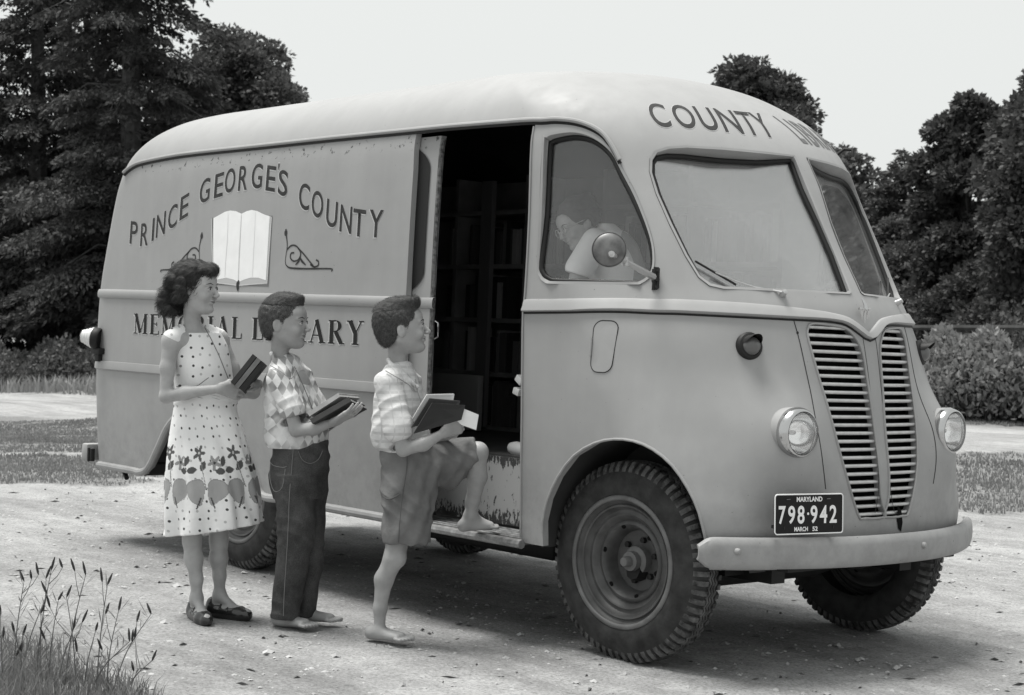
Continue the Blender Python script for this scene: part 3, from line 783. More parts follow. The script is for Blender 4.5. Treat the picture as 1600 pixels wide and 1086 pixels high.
# ---- painted open book and scrolls
def px_poly(name, L, o, m, parent=VAN, sm=0):
    H = [px_side(*p) for p in L]
    bm = bmesh.new(); bm.faces.new([bm.verts.new((x, z, 0)) for x, z in H])
    return merge([warp(bm, lambda u, v: side_pt(u, v, o), .08)], name, m, parent)
bk = px_poly('painted_book', [(332, 340), (426, 337), (420, 448), (330, 445)], .0010, mat('book_cover_paint', .14, .5))
px_poly('book_page_edges', [(334, 340), (424, 338), (418, 444), (374, 446), (331, 442)], .0016, mat('page_edge_paint', .42, .5), bk)
pg = mat('page_paint', .80, .5, var=.04, vs=12); gline = mat('page_line_paint', .5, .5)
px_poly('book_page', [(334, 341), (343, 336), (352, 331), (360, 329), (369, 330), (378, 334), (373, 441), (366, 437), (354, 434), (344, 436), (334, 438)], .0021, pg, bk)
px_poly('book_page', [(378, 334), (386, 330), (394, 328), (403, 330), (413, 335), (422, 338), (416, 438), (404, 434), (392, 434), (382, 437), (373, 441)], .0023, pg, bk)
def ribbon(L, w, o, m, name, parent, px=True, n=4):
    P = [Vector((*px_side(*p), 0)) if px else Vector((p[0], p[1], 0)) for p in L]
    Q = smooth_open(P, n) if len(P) > 2 else [P[0].lerp(P[1], t) for t in np.linspace(0, 1, 4)]
    V = []; F = []; k = len(Q); ws = w if hasattr(w, '__len__') else [w] * k
    for i, q in enumerate(Q):
        d = (Q[min(i + 1, k - 1)] - Q[max(i - 1, 0)]).normalized(); nn = Vector((-d.y, d.x, 0)) * (np.interp(i / (k - 1), np.linspace(0, 1, len(ws)), ws) / 2)
        V += [side_pt(q.x + nn.x, q.y + nn.y, o), side_pt(q.x - nn.x, q.y - nn.y, o)]
    for i in range(k - 1): F.append((2 * i, 2 * i + 1, 2 * i + 3, 2 * i + 2))
    return put(name, mesh(name, V, F), parent, m)
ribbon([(378, 335), (376, 370), (374, 410), (373, 441)], [.004, .010, .006], .0029, gline, 'book_spine', bk)
ribbon([(357, 332), (356, 370), (353, 410), (352, 433)], [.002, .007, .004], .0029, mat('page_tint', .66, .5), 'page_shading', bk)
ribbon([(400, 331), (398, 370), (396, 410), (395, 433)], [.002, .007, .004], .0029, bpy.data.materials['page_tint'], 'page_shading', bk)
ribbon([(331, 342), (333, 441), (373, 446), (418, 442), (425, 339)], .007, .0028, gline, 'page_border', bk, n=1)
ribbon([(374, 438), (372, 446), (372, 455)], [.006, .03, .022, .004], .0033, M['letter'], 'book_marker', bk)
SC = [[(447, 358), (448, 370), (449, 385), (446, 408), (449, 416), (456, 419), (480, 420), (517, 420), (518, 424)], [(449, 390), (455, 384), (462, 384), (468, 390), (470, 398), (466, 406), (459, 408), (454, 403), (455, 396), (460, 395)],
      [(466, 388), (474, 396), (482, 406), (490, 416)], [(485, 413), (491, 417), (497, 415), (498, 409), (494, 406)], [(462, 414), (467, 408), (470, 401)], [(478, 414), (472, 408), (469, 402)]]
cxb = px_side(377, 400)[0]
for sg in (0, 1):
    root = None
    for i, L in enumerate(SC):
        H = [px_side(*p) for p in L]
        if sg: H = [(2 * cxb - x, z) for x, z in H]
        r = ribbon(H, [.012, .004, .010, .006] if i == 0 else ([.006, .014, .006] if i > 3 else .0085), .0016, M['letter'], 'scroll_ornament' if i == 0 else 'scroll_curl', root or VAN, px=False)
        root = root or r
    x, z = px_side(447, 364); x = 2 * cxb - x if sg else x
    b = MB(); b.add([side_pt(x + .013 * math.cos(a), z + .016 * math.sin(a), .0018) for a in np.linspace(0, 2 * math.pi, 12)[:-1]], [tuple(range(11))]); b.build('scroll_bud', M['letter'], root)

# ---- COUNTY LIBRARY round the brow above the windshield
TOPC = [(1007, 161), (1040, 163), (1080, 166), (1120, 170), (1160, 175), (1198, 179)]
BOTC = [(1023, 199), (1057, 200), (1098, 203), (1138, 207), (1178, 212), (1215, 217)]
tcv = px_path(TOPC, 0, 5); bcv = px_path(BOTC, 0, 5); print('brow', tcv[-1], bcv[-1])
tcv = resample([p for p in tcv if p.y < -.035], 40); bcv = resample([p for p in bcv if p.y < -.03], 40)
def curve_at(C_, t):
    t = min(max(t, 0), 1) * (len(C_) - 1); i = min(int(t), len(C_) - 2); return C_[i].lerp(C_[i + 1], t - i)
def brow(s, tc_, bc_, boxes, rev):
    res = {'h': [], 'b': []}
    for ch, (a, c_) in zip(s, boxes):
        for key, off, o in (('h', .030, .0010), ('b', .014, .0018)):
            bm = text_bm(ch, off); ref = text_bm(ch, .014); x0, x1, y0, y1 = bounds(ref); ref.free()
            def f(u, v):
                t = a + (c_ - a) * (u - x0) / (x1 - x0); k = (v - y0) / (y1 - y0)
                if rev: t = 1 - t
                P, Q = curve_at(bc_, t), curve_at(tc_, t); p = P.lerp(Q, k) if k <= 1 else Q + (Q - P) * (k - 1)
                return snap(p, o)
            res[key].append(warp(bm, f, .12))
    o = merge(res['b'], 'brow_lettering', mat('glare_grey_lettering', .10, .6) if rev else M['letter'], VAN)  # far-side word is paler: the glare on it is put into the colour
    if not rev: merge(res['h'], 'lettering_outline', M['halo'], o)
    else: [q.free() for q in res['h']]
brow('COUNTY', tcv, bcv, [(0, .135), (.175, .335), (.365, .505), (.54, .70), (.72, .855), (.855, 1.0)], False)
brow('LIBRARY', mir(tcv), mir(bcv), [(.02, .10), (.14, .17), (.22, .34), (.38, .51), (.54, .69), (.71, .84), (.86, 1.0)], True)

# ================================================================ grille slats, lamps, mirror, wipers, interior
def slats(P, sgn):
    'bars that follow the nose inside one grille opening'
    zs = [p.z for p in P]; z0, z1 = min(zs), max(zs); n = 24; out = []
    first = None
    def span(z):
        Y = []
        for a, b_ in zip(P, P[1:] + P[:1]):
            if (a.z - z) * (b_.z - z) < 0: t = (z - a.z) / (b_.z - a.z); Y.append(a.y + (b_.y - a.y) * t)
        return (min(Y), max(Y)) if len(Y) >= 2 else None
    for i in range(n):
        z = z0 + (z1 - z0) * (i + .55) / n; sp = span(z)
        if not sp: continue
        ya, yb = sp[0] - .004, sp[1] + .004; V = []; F = []; k = 9
        pr = [(-.022, -.0055), (-.006, -.0075), (.001, -.0055), (.003, .0), (.001, .0055), (-.006, .0075), (-.022, .0055)]
        for y in np.linspace(ya, yb, k):
            q = front_pt(y, z)
            for o, h in pr: V.append((q.x - .006 + o, y, z + h))
        m = len(pr)
        for a in range(k - 1):
            for c_ in range(m): F.append((a * m + c_, a * m + (c_ + 1) % m, (a + 1) * m + (c_ + 1) % m, (a + 1) * m + c_))
        b = MB(); b.add(V, F); out.append(b)
    tot = MB()
    for b in out: tot.add(b.V, b.F)
    g = tot.build('grille_slats', M['slat'], VAN, deg=60)
    b = MB(); b.tube([snap(p, .001) for p in P], .0055, 6, closed=True); b.build('grille_rim', M['paint'], g, deg=60)
    return g
slats(GRC, 1); slats(mir(GRC), -1)
b = MB(); V = []; F = []
for i, z in enumerate(np.linspace(.56, 1.40, 12)):
    for y in np.linspace(-.34, .34, 9): V.append((front_pt(y, z).x - .085, y, z))
for i in range(11):
    for k in range(8): F.append((i * 9 + k, i * 9 + k + 1, (i + 1) * 9 + k + 1, (i + 1) * 9 + k))
b.add(V, F); b.build('radiator', M['black'], VAN)
# seams between nose panel and fenders
def seam(L, name='panel_seam', px=True, w=.0024):
    P = px_path(L, .0006, 5) if px else L
    for Q in (P, mir(P)):
        b = MB(); b.tube(Q, w, 5, flat=.5); b.build(name, M['rubber'], VAN)
seam([(1240, 500), (1252, 545), (1266, 610), (1277, 670), (1285, 720), (1290, 764)])
seam([(1368, 530), (1376, 600), (1384, 680), (1391, 760), (1397, 800)], w=.0016)
# small cracked badge hole at the foot of the centre bar
hp = hit_px(1404, 812)
b = MB(); b.add([snap(hp + Vector((0, a, c)), .003) for a, c in ((-.012, .060), (.014, .036), (.026, -.012), (.022, -.050), (-.002, -.034), (-.018, .006))], [tuple(range(6))]); b.build('crank_hole', M['black'], VAN)
b = MB(); rr = random.Random(9)
for u, v in ((1246, 520), (1268, 612), (1287, 703), (1408, 532), (1424, 610), (1433, 698), (1443, 785), (1229, 489)):
    h = hit_px(u, v)
    if h: b.lathe([(0, .003), (.004, .0025), (.006, 0)], snap(h, .001), (1, -.3, 0), 8)
b.build('nose_screws', M['dark'], VAN)
# fuel flap
def rr_side(x0, x1, z0, z1, r):
    P = []
    for cx, cz, a0 in ((x1 - r, z1 - r, 0), (x0 + r, z1 - r, 90), (x0 + r, z0 + r, 180), (x1 - r, z0 + r, 270)):
        for k in range(6): a = math.radians(a0 + 18 * k); P.append((cx + r * math.cos(a), cz + r * math.sin(a)))
    return P
fx0 = px_side(925, 540)[0]; fx1 = px_side(961, 540)[0]; fz1 = px_side(944, 501)[1]; fz0 = px_side(942, 582)[1]
P = rr_side(fx0, fx1, fz0, fz1, .035)
b = MB(); b.add([body_y(x, z, .0015) for x, z in P] + [body_y((fx0 + fx1) / 2, (fz0 + fz1) / 2, .0018)], [(i, (i + 1) % len(P), len(P)) for i in range(len(P))]); fl = b.build('fuel_flap', M['paint'], VAN)
b = MB(); b.tube([body_y(x, z, .001) for x, z in P], .0022, 5, closed=True); b.build('flap_seam', M['rubber'], fl)
b = MB(); b.tube([body_y(fx0 - .003, z, .004) for z in (fz1 - .07, fz1 - .14)], .005, 6); b.build('flap_hinge', M['paint'], fl)

# ---- headlamps
lens_in = mat('lamp_reflector', .97, .10, metal=1.0)
def headlamp(y, z=.950):
    s = 1 if y > 0 else -1; q = front_pt(y, z); ax = Vector((.985, -.10 * -s, .0)).normalized(); ax = Vector((1, .05 * s, 0)).normalized()
    c = Vector((q.x - .02, y, z)) ; c = Vector((.538, y, z))
    b = MB(); b.lathe([(.092, -.085), (.098, -.03), (.094, -.012)], c, ax, 48); pod = b.build('headlamp', M['paint'], VAN)
    b = MB(); b.lathe([(.094, -.035), (.0975, -.025), (.0995, -.012), (.0995, -.004), (.0975, .006), (.0935, .015), (.0885, .022), (.084, .023), (.081, .016), (.081, .006)], c, ax, 56); b.build('headlamp_bezel', M['chrome'], pod, deg=60)
    b = MB(); b.lathe([(.0795, .008), (.082, .010), (.085, .019), (.082, .0235)], c, ax, 48); b.build('bezel_gasket', M['rubber'], pod)
    b = MB(); b.lathe([(.084, .012), (.078, .020), (.066, .0275), (.050, .033), (.032, .0365), (.014, .038), (0, .0382)], c, ax, 48); b.build('headlamp_lens', M['lens'], pod, deg=80)
    b = MB(); b.lathe([(.084, .008), (.078, -.008), (.066, -.030), (.050, -.047), (.032, -.058), (.014, -.064), (0, -.065)], c, ax, 48); b.build('reflector', lens_in, pod, deg=80)
    b = MB(); b.lathe([(0, -.02), (.008, -.022), (.010, -.03), (.008, -.06)], c, ax, 16); b.build('bulb', M['chrome'], pod)
    return pod
hc = hit_px(1243, 673)
HP = .503
headlamp(-HP); headlamp(HP)
# ---- hooded parking lamps
def marker(p, s):
    n = (snap(p, .05) - snap(p)).normalized(); n = (n + Vector((.55, 0, 0))).normalized(); c = snap(p)
    b = MB(); b.lathe([(.054, -.02), (.056, .004), (.050, .014), (.040, .018), (.040, .010)], c, n, 32); m = b.build('parking_lamp', M['dark'], VAN)
    b = MB(); b.lathe([(.040, .010), (.036, .024), (.028, .036), (.016, .043), (0, .046)], c, n, 24); b.build('lamp_lens', mat('smoked_lens', .10, .25, spec=.6), m)
    q = n.to_track_quat('Z', 'Y').to_matrix(); up = Vector((0, 0, 1)); up = (up - n * up.dot(n)).normalized(); sd = n.cross(up)
    V = []; F = []
    for i, t in enumerate(np.linspace(0, 1, 7)):
        for k, a in enumerate(np.linspace(-75, 75, 11)):
            a = math.radians(a); L = .012 + .062 * t * math.cos(a) ** .7; r_ = .042 - .006 * t
            V.append(c + up * (r_ * math.cos(a)) + sd * (r_ * math.sin(a)) + n * L)
    for i in range(6):
        for k in range(10): F.append((i * 11 + k, i * 11 + k + 1, (i + 1) * 11 + k + 1, (i + 1) * 11 + k))
    b = MB(); b.add(V, F); b.build('lamp_hood', M['dark'], m, deg=60)
mp_ = hit_px(1171, 541); marker(mp_, -1); marker(Vector((mp_.x, -mp_.y, mp_.z)), 1)
# ---- emblem on the nose
ep = snap(hit_px(1344, 487), .018)
b = MB(); b.tube([ep + Vector((.004, -.035, .004)), ep + Vector((.012, 0, 0)), ep + Vector((.004, .035, .004))], .006, 6)
for dy, ln in ((-.019, .042), (0, .058), (.019, .042)):
    b.add([ep + Vector(v) for v in ((.002, dy - .009, .004), (.018, dy, .006), (.002, dy + .009, .004), (.010, dy, -ln))], [(0, 1, 3), (1, 2, 3), (0, 2, 1), (0, 3, 2)])
b.tube([ep + Vector((-.008, 0, .045)), ep + Vector((.008, 0, .02)), ep + Vector((.012, 0, 0))], [.003, .007, .009], 6)
b.build('nose_emblem', M['chrome'], VAN)
# ---- wipers
o_, d_ = px_ray(1222, 461); piv = hit_px(1222, 461)
def glass_hit(u, v, off):
    o, d = px_ray(u, v); c, n = WS_C, WS_N; c = c + n * (off - .035); t = (c - o).dot(n) / d.dot(n); return o + d * t
a0, a1 = glass_hit(1152, 440, .03), glass_hit(1180, 449, .03); e0, e1 = glass_hit(1086, 408, .018), glass_hit(1150, 445, .018)
b = MB(); b.lathe([(0, .03), (.010, .028), (.013, .01), (.015, -.004)], snap(piv), (.8, -.3, .5), 14); b.tube([snap(piv, .022), a1, a0, glass_hit(1118, 426, .028)], [.005, .004, .0035, .003], 6); wp = b.build('wiper_arm', bpy.data.materials.get('arm_metal') or mat('arm_metal', .45, .35, metal=.7), VAN)
b = MB(); b.tube([e0, e1], .0048, 6); b.build('wiper_blade', M['rubber'], wp)
Q = mir([snap(piv), a1, a0, e0, e1])
b = MB(); b.lathe([(0, .03), (.010, .028), (.013, .01), (.015, -.004)], Q[0], (.8, .3, .5), 14); b.tube([Q[0], Q[1], Q[2]], [.005, .004, .003], 6); wp = b.build('wiper_arm', bpy.data.materials['arm_metal'], VAN)
b = MB(); b.tube([Q[3], Q[4]], .0048, 6); b.build('wiper_blade', M['rubber'], wp)
# clearance lamp bracket over the far pane
h = front_pt(.55, 2.16)
b = MB(); b.tube([snap(h), snap(h, .04), snap(h, .045) + Vector((.04, 0, -.01)), snap(h, .03) + Vector((.055, 0, -.03))], .009, 6); b.build('brow_bracket', M['dark'], VAN)
# ---- round mirror on its arm
mc = Vector((0, 0, 0)); o_, d_ = px_ray(952, 390); t = (-1.20 - o_.y) / d_.y; mc = o_ + d_ * t
mb_ = snap(hit_px(1026, 436), .004)
nrm = (Vector(CV) - mc).normalized(); nrm = (nrm + Vector((.15, 0, .12))).normalized()
b = MB(); b.lathe([(0, .022), (.022, .021), (.042, .016), (.056, .009), (.063, .002), (.0645, -.003), (.062, -.006), (0, -.006)], mc, nrm, 40); mir_o = b.build('door_mirror', mat('mirror_back', .13, .42, metal=.2, var=.4, vs=25), VAN, deg=50)
b = MB(); b.lathe([(0, .034), (.012, .032), (.014, .018)], mc + Vector((.01, 0, -.02)), nrm, 12); b.lathe([(.0655, -.004), (.0665, 0), (.0655, .004)], mc, nrm, 40)
j = mc + nrm * .03 + Vector((.012, 0, -.022)); pm = j.lerp(mb_, .28)
b.tube([j, pm], .010, 8); b.tube([pm - Vector((0, 0, .016)), pm + Vector((0, 0, .016))], .013, 8); b.tube([pm, j.lerp(mb_, .92)], [.012, .014], 8); b.build('mirror_arm', bpy.data.materials['arm_metal'], mir_o)
b = MB()
for dz in (-.040, -.01, .028): b.tube([mb_ + Vector((-.005, .0, dz)), mb_ + Vector((.016, -.012, dz + .008))], .010, 7)
b.tube([mb_ + Vector((.0, -.014, -.045)), mb_ + Vector((.006, -.014, .045))], .009, 7); b.box(tuple(mb_ + Vector((0, -.006, 0))), (.03, .014, .075)); b.build('mirror_bracket', M['dark'], mir_o)
# ---- rear corner lamp, bumper stub, exhaust
o_, d_ = px_ray(147, 528); t = (-.99 - o_.y) / d_.y; lc = o_ + d_ * t
lc.x = max(lc.x, -4.33); axl = Vector((-.75, -.62, .12)).normalized()
b = MB(); b.lathe([(.0, -.03), (.03, -.03), (.052, -.015), (.062, .0), (.062, .03), (.056, .04), (.05, .036), (0, .036)], lc, -axl, 28); rl = b.build('rear_lamp', M['dark'], VAN)
b = MB()
for k in range(4): b.lathe([(.060 - .007 * k, .0 + .018 * k), (.060 - .007 * k, .012 + .018 * k), (.053 - .007 * k, .018 + .018 * k)], lc, axl, 28)
b.lathe([(.035, .075), (.02, .082), (0, .084)], lc, axl, 28); b.build('lamp_lens', mat('ribbed_lens', .62, .25), rl)
b = MB(); b.box(tuple(lc + Vector((.02, .02, -.075))), (.10, .05, .035), bev=.006); b.box(tuple(lc + Vector((.02, .03, -.11))), (.05, .045, .05), bev=.005); b.build('lamp_bracket', M['dark'], rl)
b = MB(); b.box((-4.36, -.84, .50), (.07, .24, .10), bev=.012); b.box((-4.36, .0, .50), (.06, 1.7, .10), bev=.012); b.build('rear_bumper', M['paint'], VAN)
b = MB(); b.box((-4.28, -.955, .49), (.05, .025, .075), bev=.004); b.tube([(-4.28, -.97, .45), (-4.28, -.97, .53)], .006, 6); b.build('door_hinge', M['dark'], VAN)
b = MB(); b.tube([(-4.302, -.893, z) for z in np.linspace(.46, 1.7, 8)], .006, 6); b.build('corner_seam', M['rubber'], VAN)
b = MB(); b.tube([(-4.10, -.84, .415), (-4.02, -.86, .375)], .014, 10); b.build('exhaust_pipe', M['dark'], VAN)

# ---- interior: shelves, cabinet, dashboard, wheel, seat
wood = mat('shelf_wood', .20, .6, var=.25, vs=5)
def at_y(u, v, y):
    o, d = px_ray(u, v); t = (y - o.y) / d.y; return o + d * t
SY0, SY1 = .50, .78
sh = MB(); zs = [.76, 1.06, 1.36, 1.66, 1.96]
for z in zs: sh.box((-2.2, (SY0 + SY1) / 2, z), (3.6, SY1 - SY0, .025))
xs_ = [-4.0, -3.4, -2.8, -2.2, -1.6, -1.0, -.42]
for x in xs_: sh.box((x, (SY0 + SY1) / 2 + .002, 1.45), (.028, SY1 - SY0 - .006, 1.42))
sh.box((-2.2, SY1 + .01, 1.45), (3.6, .012, 1.42))
shelf = sh.build('bookshelf', wood, VAN)
rr = random.Random(21); tones = [mat('book_cloth_%s' % n, c, .6) for n, c in (('dark', .03), ('brown', .08), ('mid', .16), ('light', .34))]
bb = [MB() for _ in tones]
for z in zs[:-1]:
    x = -2.9
    while x < -.46:
        if min(abs(x - q) for q in xs_) < .045: x += .05; continue
        w_ = rr.uniform(.022, .05); h_ = rr.uniform(.17, .25); d0 = rr.uniform(.0, .03)
        if rr.random() > .14: bb[rr.choice((0, 0, 0, 1, 1, 2, 3))].box((x + w_ / 2, SY0 + .10 + d0, z + .0135 + h_ / 2), (w_ * .93, .16, h_))
        x += w_
for b, m_ in zip(bb, tones): b.build('shelved_books', m_, VAN, kind='stuff')
c0 = at_y(675, 582, .25); c1 = at_y(744, 668, .25)
b = MB(); b.box(((c0.x + c1.x) / 2, .27, (c0.z + .76) / 2), (abs(c1.x - c0.x), .04, c0.z - .76), bev=.006); b.build('cabinet', mat('cabinet_paint', .30, .6), VAN)
c2 = at_y(748, 440, .40); b = MB(); b.box((c2.x - .0, .45, 1.45), (.09, .03, 1.36)); b.build('interior_post', mat('post_paint', .14, .6), VAN)
b = MB(); V = []; F = []
for i, y in enumerate(np.linspace(-.80, .80, 21)):
    q = front_pt(y, 1.44); V += [(q.x - .045, y, 1.452), (q.x - .26, y, 1.452), (q.x - .30, y, 1.30), (q.x - .28, y, 1.18)]
for i in range(20):
    for k in range(3): F.append((i * 4 + k, i * 4 + k + 1, i * 4 + k + 5, i * 4 + k + 4))
b.add(V, F); b.build('dashboard', mat('dash_paint', .16, .5), VAN)
b = MB(); wc = Vector((-.12, .42, 1.46)); n = Vector((-.55, 0, .84)).normalized(); u = Vector((0, 1, 0)); v = n.cross(u)
b.tube([wc + u * .21 * math.cos(a) + v * .21 * math.sin(a) for a in np.linspace(0, 2 * math.pi, 40)[:-1]], .011, 8, closed=True)
for a in (.5, math.pi - .5, -math.pi / 2): b.tube([wc, wc + u * .21 * math.cos(a) + v * .21 * math.sin(a)], .008, 6)
b.tube([wc, wc - n * .7], .02, 8); b.build('steering_wheel', mat('wheel_bakelite', .30, .4), VAN)
b = MB(); b.box((-.66, .34, 1.02), (.42, .44, .10), bev=.03); b.box((-.88, .34, 1.24), (.10, .44, .42), bev=.03); b.box((-.66, .34, .86), (.3, .3, .22)); b.build('driver_seat', mat('seat_leather', .05, .5), VAN)
b = MB(); b.tube([(-.14, .60, 1.4), (-.25, .60, 2.1)], .016, 8); b.build('grab_pole', M['dark'], VAN)
# paper pad on the dashboard behind the glass
o = hit_px(1158, 441); b = MB(); q = glass_hit(1160, 440, -.06); b.box((q.x, q.y, 1.462), (.10, .14, .012)); dp = b.build('paper_pad', M['white'], None, label='small white paper pad lying on the dashboard behind the windshield', cat='paper pad'); dp.matrix_world = VAN.matrix_world.copy()

# ================================================================ ground, trees, hedge, fence
RCW = WC                                              # world -> camera
def w_ray(u, v):
    d = RCW.T @ np.array([(u - 800) / FPX, (v - 543) / FPX, 1.0]); return d / np.linalg.norm(d)
nrmV = MV[:, 2]                                       # the lane under the van tilts slightly
FLAT = 0.0
vc = MV @ np.array([-1.6, -.3, 0])
def gh(x, y):
    x = np.asarray(x, float); y = np.asarray(y, float)
    pl = -(nrmV[0] * x + nrmV[1] * y) / nrmV[2]
    r = np.hypot(x - vc[0], y - vc[1]); t = np.clip((r - 5.0) / 7.5, 0, 1); t = t * t * (3 - 2 * t)
    pl = np.clip(pl, -.45, .45)
    # rough grass verges swell a little beyond the turnout
    return pl * (1 - t) + FLAT * t + t * .05 * np.sin(x * .9 + 1) * np.sin(y * .7)
fwd = RCW[2]; rgt = RCW[0]                            # camera axes in the world
fh = np.array([fwd[0], fwd[1]]); fh /= np.linalg.norm(fh); rh = np.array([fh[1], -fh[0]])
if rh @ rgt[:2] < 0: rh = -rh
def LD(lat, dep): return CW[:2] + rh * lat + fh * dep    # lateral, depth -> world xy
def to_ld(x, y): dx, dy = x - CW[0], y - CW[1]; return dx * rh[0] + dy * rh[1], dx * fh[0] + dy * fh[1]
def ground_px(u, v):
    d = w_ray(u, v); t = 3.0
    for _ in range(200):
        p = CW + d * t; h = p[2] - gh(p[0], p[1])
        if abs(h) < 1e-4 or t > 400: break
        t += h / max(-d[2], .004) * .6
    return CW + d * t
def road_c(lat): return 24.3 - .648 * lat             # the lane beyond: centre depth at a lateral position
# ---- one sheet of ground, dense near the camera and reaching the horizon
la = np.r_[-400, -200, -110, -70, np.linspace(-48, -13, 40), np.linspace(-12.6, -5.1, 40), np.linspace(-5, 5, 300), np.linspace(5.1, 12.6, 40), np.linspace(13, 48, 40), 70, 110, 200, 400]
de = np.r_[-300, -100, -30, -8, 0, 3, np.linspace(4.2, 12.0, 330), np.linspace(12.1, 40, 160), np.linspace(41, 70, 20), 90, 130, 220, 400, 800]
GX = CW[0] + la[:, None] * rh[0] + de[None, :] * fh[0]; GY = CW[1] + la[:, None] * rh[1] + de[None, :] * fh[1]
GZ = gh(GX, GY)
from mathutils import noise as mnoise
def fbm(x, y, s, o=4): return mnoise.fractal(Vector((x * s, y * s, 3.3)), 1.0, 2.0, o)
NX, NY = GX.shape
LAT = la[:, None] + 0 * de[None, :]; DEP = de[None, :] + 0 * la[:, None]
def gravel_mask(lat, dep, n1, n2):
    # gravel turnout near, rough grass, gravel lane, grass
    edge = 13.1 + 1.3 * n1 - np.where(lat < 0, .10 * lat * 0, 0) - np.clip((lat - 2.5) * .9, 0, 3.2) 
    near = 1 / (1 + np.exp((dep - edge) * 2.2 + n2 * 2.4))
    rc = road_c(lat); w = np.where(lat > 0, 3.1 - .0 * lat, 3.6)
    lane = 1 / (1 + np.exp((np.abs(dep - rc) - w) * 1.6 + n1 * 1.6 + n2))
    patch = np.exp(-((lat - 3.6) / .9) ** 2 - ((dep - 12.4) / .7) ** 2) * 1.2 + np.exp(-((lat + 4.2) / 1.4) ** 2 - ((dep - 17.3) / .35) ** 2) * .8
    return np.clip(near + lane + np.clip(patch + n2 * .5 * (patch > .1), 0, 1), 0, 1)
n1 = np.zeros_like(GX); n2 = np.zeros_like(GX); n3 = np.zeros_like(GX)
for i in range(NX):
    for j in range(NY):
        x, y = GX[i, j], GY[i, j]
        n1[i, j] = fbm(x, y, .45, 3); n2[i, j] = fbm(x, y, 2.2, 3)
        if 4 < de[j] < 12.2 and abs(la[i]) < 5.1: n3[i, j] = fbm(x, y, 6.0, 4)
GM = gravel_mask(LAT, DEP, n1, n2)
GZ = GZ + n3 * .007 * GM + (1 - GM) * .03 * n2
V = np.stack([GX, GY, GZ], 2).reshape(-1, 3)
F = [(i * NY + j, (i + 1) * NY + j, (i + 1) * NY + j + 1, i * NY + j + 1) for i in range(NX - 1) for j in range(NY - 1)]
gme = mesh('ground', V, F)
at = gme.attributes.new('gravel', 'FLOAT', 'POINT'); at.data.foreach_set('value', GM.reshape(-1).astype(np.float32))
gm = bpy.data.materials.new('gravel_and_turf'); gm.use_nodes = True; nt = gm.node_tree; p = nt.nodes['Principled BSDF']
p.inputs['Roughness'].default_value = .95; p.inputs['Specular IOR Level'].default_value = .15
am = N(nt, 'ShaderNodeAttribute', attribute_name='gravel')
gr = ramp(nt, noise(nt, .9, 5, .6), [(.3, .245), (.7, .345)])
fine = ramp(nt, noise(nt, 70, 5, .75), [(.32, .50), (.5, 1.0), (.68, 1.28)])
midn = ramp(nt, noise(nt, 9, 6, .7), [(.3, .80), (.7, 1.12)])
dk = ramp(nt, noise(nt, 38, 5, .7), [(.66, 0), (.70, 1)])
gcol = mixc(nt, 1.0, mixc(nt, 1.0, gr, fine, 'MULTIPLY'), midn, 'MULTIPLY'); gcol = mixc(nt, dk, gcol, .12)
tcg = nt.nodes.new('ShaderNodeTexCoord'); mpg = N(nt, 'ShaderNodeMapping'); mpg.inputs['Scale'].default_value = (.30, 2.4, 1); mpg.inputs['Rotation'].default_value = (0, 0, .12); nt.links.new(tcg.outputs['Object'], mpg.inputs[0])
gcol = mixc(nt, 1.0, gcol, ramp(nt, noise(nt, 1.0, 5, .62, mpg.outputs[0]), [(.36, .74), (.5, 1.0), (.66, 1.16)]), 'MULTIPLY')
gcol = mixc(nt, ramp(nt, noise(nt, 3.2, 7, .75), [(.60, 0), (.72, .55)]), gcol, .13)
tf = ramp(nt, noise(nt, 26, 6, .75), [(.3, .10), (.6, .21), (.8, .32)]); tf = mixc(nt, 1.0, tf, ramp(nt, noise(nt, .7, 4), [(.3, .8), (.7, 1.25)]), 'MULTIPLY')
msk = N(nt, 'ShaderNodeMath', operation='ADD'); nt.links.new(am.outputs['Fac'], msk.inputs[0]); nz = ramp(nt, noise(nt, 16, 6, .75), [(.2, 0), (.8, .5)]); ms = N(nt, 'ShaderNodeMath', operation='SUBTRACT'); nt.links.new(nz, ms.inputs[0]); ms.inputs[1].default_value = .25
nt.links.new(ms.outputs[0], msk.inputs[1]); mk = ramp(nt, msk.outputs[0], [(.42, 0), (.58, 1)])
nt.links.new(mixc(nt, mk, tf, gcol), p.inputs['Base Color'])
b = N(nt, 'ShaderNodeBump'); b.inputs['Distance'].default_value = .008; nt.links.new(noise(nt, 55, 6, .75), b.inputs['Height']); nt.links.new(b.outputs[0], p.inputs['Normal'])
put('ground', gme, None, gm, kind='structure')

# ---- loose stones and litter of twigs on the turnout (nobody could count it)
rr = np.random.RandomState(4)
def scatter_mesh(n, lat_r, dep_r, shape, zoff=0.0, keep=None):
    out = MB(); c = 0
    while c < n:
        lat = rr.uniform(*lat_r); dep = dep_r[0] + (dep_r[1] - dep_r[0]) * rr.rand() ** 1.3
        x, y = LD(lat, dep)
        if keep and not keep(lat, dep, x, y): c += .2; continue
        shape(out, x, y, float(gh(x, y)) + zoff, dep); c += 1
    return out
octa = [(1, 0, 0), (0, 1, 0), (-1, 0, 0), (0, -1, 0), (0, 0, 1), (.7, .7, .4), (-.7, .7, .4), (-.7, -.7, .4), (.7, -.7, .4)]
def stone(o, x, y, z, dep):
    s = rr.gamma(2.0, .0025) + .002; a = rr.rand() * 6.28; ca, sa = math.cos(a), math.sin(a); e = rr.uniform(.6, 1); h = rr.uniform(.4, .8)
    V = [(x + s * (u * ca - v * e * sa), y + s * (u * sa + v * e * ca), z + s * w * h - .001) for u, v, w in octa]
    o.add(V, [(0, 5, 4), (5, 1, 4), (1, 6, 4), (6, 2, 4), (2, 7, 4), (7, 3, 4), (3, 8, 4), (8, 0, 4)])
